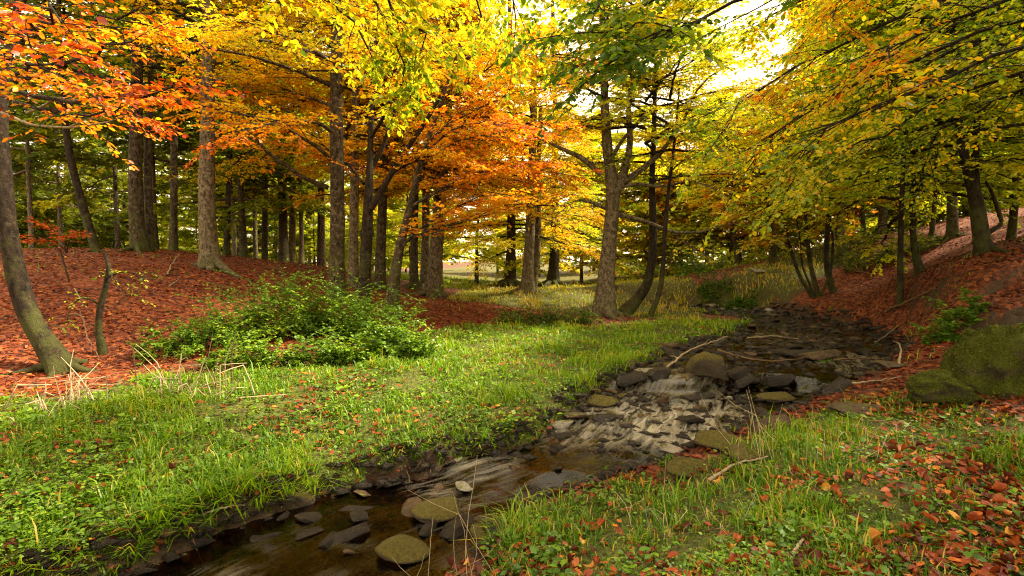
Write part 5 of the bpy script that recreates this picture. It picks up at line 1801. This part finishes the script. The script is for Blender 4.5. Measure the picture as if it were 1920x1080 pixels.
# pebbles too many to count
x, y, g = scatter(60000, 3.2, 17, 906, -.8, .8, .8)
z = ground(x, y)
sd_, wz, _ = stream_at(x, y)
ok = (sd_ < .2) & (g.random(len(x)) < np.where(sd_ > -.3, .9, .6))
x, y, z, wz = x[ok][:11000], y[ok][:11000], z[ok][:11000], wz[ok][:11000]
m = len(x)
import itertools
OCT = nrm(np.array([p for p in itertools.product((-1, 0, 1), repeat=3) if sum(map(abs, p)) == 1], float))
OT = np.array([(a_, b_, c_) for a_ in range(6) for b_ in range(6) for c_ in range(6) if a_ < b_ < c_ and abs(np.linalg.det(OCT[[a_, b_, c_]])) > .5])
for q, (a_, b_, c_) in enumerate(OT):
    if np.linalg.det(OCT[[a_, b_, c_]]) < 0:
        OT[q] = (a_, c_, b_)
r = (.012 + .065 * g.random(m) ** 2.2) * (1 + .06 * y)
Rm = g.normal(size=(m, 3, 3)) * .22 + np.eye(3)[None]
z = np.where((y > 5.0) & (g.random(m) < np.where(y < 7.4, .16, .34)), np.maximum(z, wz - .012), z)
V = np.einsum('mij,kj->mki', Rm, OCT) * np.stack([r, r * .8, r * .42], -1)[:, None] + np.stack([x, y, z + r * .15], -1)[:, None]
mb = MB()
mb.add(V, t=(np.arange(m)[:, None, None] * 6 + OT[None]).reshape(-1, 3))
tag(link('stream_pebbles', mb.mesh('stream_pebbles', M_STONE_WET, smooth_shade=False)), 'small pebbles and gravel along the stream bed', 'gravel', kind='stuff')

# ------------------------------------------------------------------ boulder and earth banks
M_MOSSLEAF = leaf_material('moss_tuft', [(0, (.03, .040, .005)), (.4, (.085, .10, .010)), (.75, (.19, .19, .018)), (1, (.34, .30, .07))], trans=.25)


def big_rock(name, label, cat, c_, size, seed, mat, rot=0, rough=.22, sub=5, angular=7):
    me = rock(name, seed, sub, 1.0, angular, rough, mat)
    V = np.zeros(len(me.vertices) * 3); me.vertices.foreach_get('co', V); V = V.reshape(-1, 3)
    V = V * (1 + .10 * noise3(V * 4, seed)[:, None] + .06 * noise3(V * 9, seed)[:, None] + .035 * noise3(V * 20, seed)[:, None])
    me.vertices.foreach_set('co', V.ravel())
    o = link(name, me, loc=c_)
    o.scale = size
    o.rotation_euler = (0, 0, rot)
    tag(o, label, cat)
    if 'boulder' in name:
        N_ = np.zeros(len(me.vertices) * 3); me.vertices.foreach_get('normal', N_); N_ = N_.reshape(-1, 3)
        g = np.random.default_rng(seed)
        cand = np.nonzero((N_[:, 2] > -.1) & (noise3(V * 3.0, seed + 9) > -.28))[0]
        k_ = cand[g.integers(0, len(cand), 17000)]
        B_ = V[k_] + g.normal(size=(len(k_), 3)) * .03
        D_ = nrm(N_[k_] + g.normal(size=(len(k_), 3)) * .7)
        mbm = MB()
        L_ = g.uniform(.02, .055, len(k_))
        leaves(mbm, B_ - N_[k_] * .012, D_, nrm(g.normal(size=(len(k_), 3))), L_, L_ * .45, np.clip(.38 + .25 * noise3(V[k_] * 4, seed) + g.normal(size=len(k_)) * .16, 0, 1), 'low')
        mo = link('moss', mbm.mesh('moss', M_MOSSLEAF, smooth_shade=False), o)
        mo['kind'] = 'stuff'
    return o


c_ = on_ground(1860, 760)
big_rock('mossy_boulder', 'large moss-covered boulder at the right edge beside the stream', 'boulder', at(1890, 700, 5.6), (.56, .50, .62), 81, M_MOSS, .5, angular=2)
c_ = on_ground(1740, 735)
big_rock('mossy_boulder', 'low mossy shoulder of rock in front of the large boulder', 'boulder', at(1770, 735, 5.5), (.34, .30, .22), 82, M_MOSS, .3)
big_rock('bark_chunk', 'reddish chunk of rotten wood standing in the stream', 'wood', on_ground(1165, 872) + np.array([0, 0, .05]), (.15, .10, .13), 99, M_DEADBROWN, .3, .5, 3, 3)

# ------------------------------------------------------------------ fallen branches and sticks
def stick(label, pts, mat, r0, lift=.03, name='fallen_branch', side_=(), cat='branch', r1=.35):
    P = []
    for p_ in pts:
        c_ = on_ground(p_[0], p_[1])
        sd1, wz1, _ = stream_at(c_[:1], c_[1:2])
        zz = max(c_[2], wz1[0]) if sd1[0] < .05 else c_[2]
        P.append([c_[0], c_[1], zz + (p_[2] if len(p_) > 2 else lift)])
    P = np.array(P)
    rr = np.linspace(r0, r0 * r1, len(P))
    F = catmull(np.concatenate([P, rr[:, None]], 1), 26)
    gg = np.random.default_rng(int(abs(P[0, 0] * 1000)) + 3)
    F[:, :3] += gg.normal(size=(26, 3)) * r0 * .35
    mb = MB()
    tubes(mb, F[None, :, :3], F[None, :, 3], 7, cap=True)
    root = link(name, mb.mesh(name, mat, origin=P[0]), loc=P[0])
    tag(root, label, cat)
    for (f, dx, dy, dz) in side_:
        k_ = int(f * 25)
        q = F[k_, :3]
        S3 = np.array([q, q + np.array([dx, dy, dz]) * .5 + gg.normal(size=3) * .02, q + np.array([dx, dy, dz])])
        mb = MB()
        tubes(mb, S3[None], np.array([[F[k_, 3] * .7, F[k_, 3] * .5, F[k_, 3] * .2]]), 5)
        link('side_twig', mb.mesh('side_twig', mat, origin=P[0]), root)


stick('pale stick propped on the dark mossy boulder by the cascade', [(1238, 722, .02), (1290, 695, .14), (1362, 672, .22)], M_DEAD, .022, side_=[(.3, -.1, .1, .02), (.7, .12, .1, .08)])
stick('long thin brown branch lying over the top of the cascade', [(1345, 690, .12), (1410, 706, .08), (1470, 700, .06), (1535, 690, .07)], M_DEADBROWN, .016, side_=[(.5, .1, -.1, .03)])
stick('brown branch crossing the stream below the boulder', [(1560, 706, .08), (1620, 700, .10), (1660, 690, .06)], M_DEADBROWN, .018, side_=[(.3, .12, .05, .06), (.6, .1, -.08, .05)])
stick('pale hooked stick standing in the debris by the boulder', [(1685, 690, .02), (1690, 672, .08), (1688, 660, .10), (1675, 655, .10)], M_DEAD, .018)
stick('pale stick at the foot of the cascade rocks', [(1590, 728, .06), (1640, 726, .07), (1690, 715, .05)], M_DEAD, .014)
stick('thin bleached stick slanting up the right bank', [(1640, 665, .05), (1660, 645, .10), (1685, 625, .16)], M_DEAD, .014)
stick('dark branch lying along the right slope', [(1660, 590, .05), (1730, 560, .08), (1800, 520, .05)], M_DEADBROWN, .03)
stick('brown stick on the mossy stones of the near right bank', [(1330, 912, .05), (1375, 888, .08), (1440, 868, .05)], M_DEAD, .016)
stick('pale lichen-covered twig in the leaves of the near right bank', [(1484, 1050, .03), (1515, 1015, .05), (1545, 1005, .05), (1590, 1004, .04)], M_DEAD, .010, side_=[(.4, .03, .08, .01)])
stick('brown branch on the gravel at the meadow edge', [(1120, 662, .03), (1190, 650, .05), (1270, 648, .04)], M_DEADBROWN, .02, side_=[(.8, .1, .15, .12)])
stick('pale twig lying on the gravel above the mossy boulder', [(1400, 655, .05), (1450, 652, .06), (1500, 655, .04)], M_DEAD, .014)
stick('white broken stick on the litter slope below the big rooted beech', [(313, 520, .02), (322, 502, .08), (338, 488, .2)], M_DEAD, .022, side_=[(.5, .15, .1, .05)])
stick('short pale stick lower on the litter slope', [(316, 540, .03), (330, 532, .05), (335, 528, .05)], M_DEAD, .016)
stick('curved pale twig on the litter slope behind the crooked sapling', [(140, 545, .03), (148, 560, .04), (152, 572, .04)], M_DEAD, .014)
stick('thin dark branch curling through the litter by the sapling', [(128, 598, .08), (155, 612, .2), (165, 650, .12), (188, 678, .03)], M_DEADBROWN, .018, side_=[(.2, -.1, .1, .12), (.5, .1, .1, .1)])
stick('fallen white branch in the clearing near the dark-footed beech', [(915, 545, .04), (930, 543, .10), (945, 546, .04)], M_DEAD, .04)
stick('grey twig on the bank slope under the fanning stems', [(1580, 505, .03), (1610, 512, .04), (1640, 516, .03)], M_DEAD, .02)
stick('thin stick floating along the left bank of the near stream', [(380, 985, .06), (430, 970, .05), (460, 960, .05)], M_DEAD, .010)


# ------------------------------------------------------------------ dry stalks
def stalk_clump(label, cx, cy, n, seed, spread_, L, flatness, mat=M_STRAW, name='dry_stalk_clump', r=.008, part='stalk', bent=.45):
    g = np.random.default_rng(seed)
    c_ = on_ground(cx, cy)
    root = link(name, None, loc=c_)
    tag(root, label, 'dry plant')
    for i in range(n):
        bx, by = c_[0] + g.normal() * spread_, c_[1] + g.normal() * spread_ * .5
        bz = gz(bx, by)
        a = g.uniform(0, 6.283)
        el = math.pi / 2 - abs(g.normal()) * flatness
        ln = L * g.uniform(.4, 1.1)
        d0 = np.array([math.cos(a) * math.cos(el), math.sin(a) * math.cos(el) * .6, max(.05, math.sin(el))])
        p0 = np.array([bx, by, bz - .02])
        pm = p0 + d0 * ln * .55
        d1 = d0 + g.normal(size=3) * .25
        if g.random() < bent:
            d1 = d0 * .6 + np.array([math.cos(a + 1), math.sin(a + 1), -.7])
        pe = pm + nrm(d1) * ln * .45
        pe[2] = max(pe[2], gz(pe[0], pe[1]) + .02)
        F = np.array([p0, (p0 + pm) / 2 + g.normal(size=3) * .008, pm, (pm + pe) / 2 + g.normal(size=3) * .01, pe])
        mb = MB()
        tubes(mb, F[None], r * g.uniform(.6, 1.2) * np.array([[1, .95, .85, .7, .45]]), 5, cap=True)
        link(part, mb.mesh(part, mat, origin=c_), root)


stalk_clump('clump of broken bleached stalks standing at the foot of the bent beech', 150, 765, 24, 5, .26, .7, .55, r=.007, bent=.6)
stalk_clump('flattened pale stalks lying at the left edge of the meadow', 55, 775, 14, 6, .3, .65, 1.2, r=.008)
stalk_clump('tangle of broken pale stalks before the nettle thicket', 400, 735, 24, 7, .36, .75, .9, r=.0085, bent=.6)
stalk_clump('few thin brown stems rising from the nettles', 340, 735, 6, 8, .25, .7, .2, M_DEADBROWN, bent=.1)
stalk_clump('sparse dry grass stems leaning over the right bank', 1490, 870, 12, 9, .28, .8, .45, M_STRAW, 'dry_grass_tuft', .0022, 'stem', .2)
stalk_clump('thin dry stems arching over the near stream', 870, 1075, 9, 10, .2, .75, .5, M_STRAW, 'dry_grass_tuft', .002, 'stem', .2)
stalk_clump('dry grass stems among the leaves of the lower right bank', 1300, 1000, 12, 11, .35, .55, .7, M_STRAW, 'dry_grass_tuft', .0022, 'stem', .3)
stalk_clump('dry stems beside the boulder on the right bank', 1650, 850, 10, 12, .3, .5, .5, M_STRAW, 'dry_grass_tuft', .002, 'stem', .3)
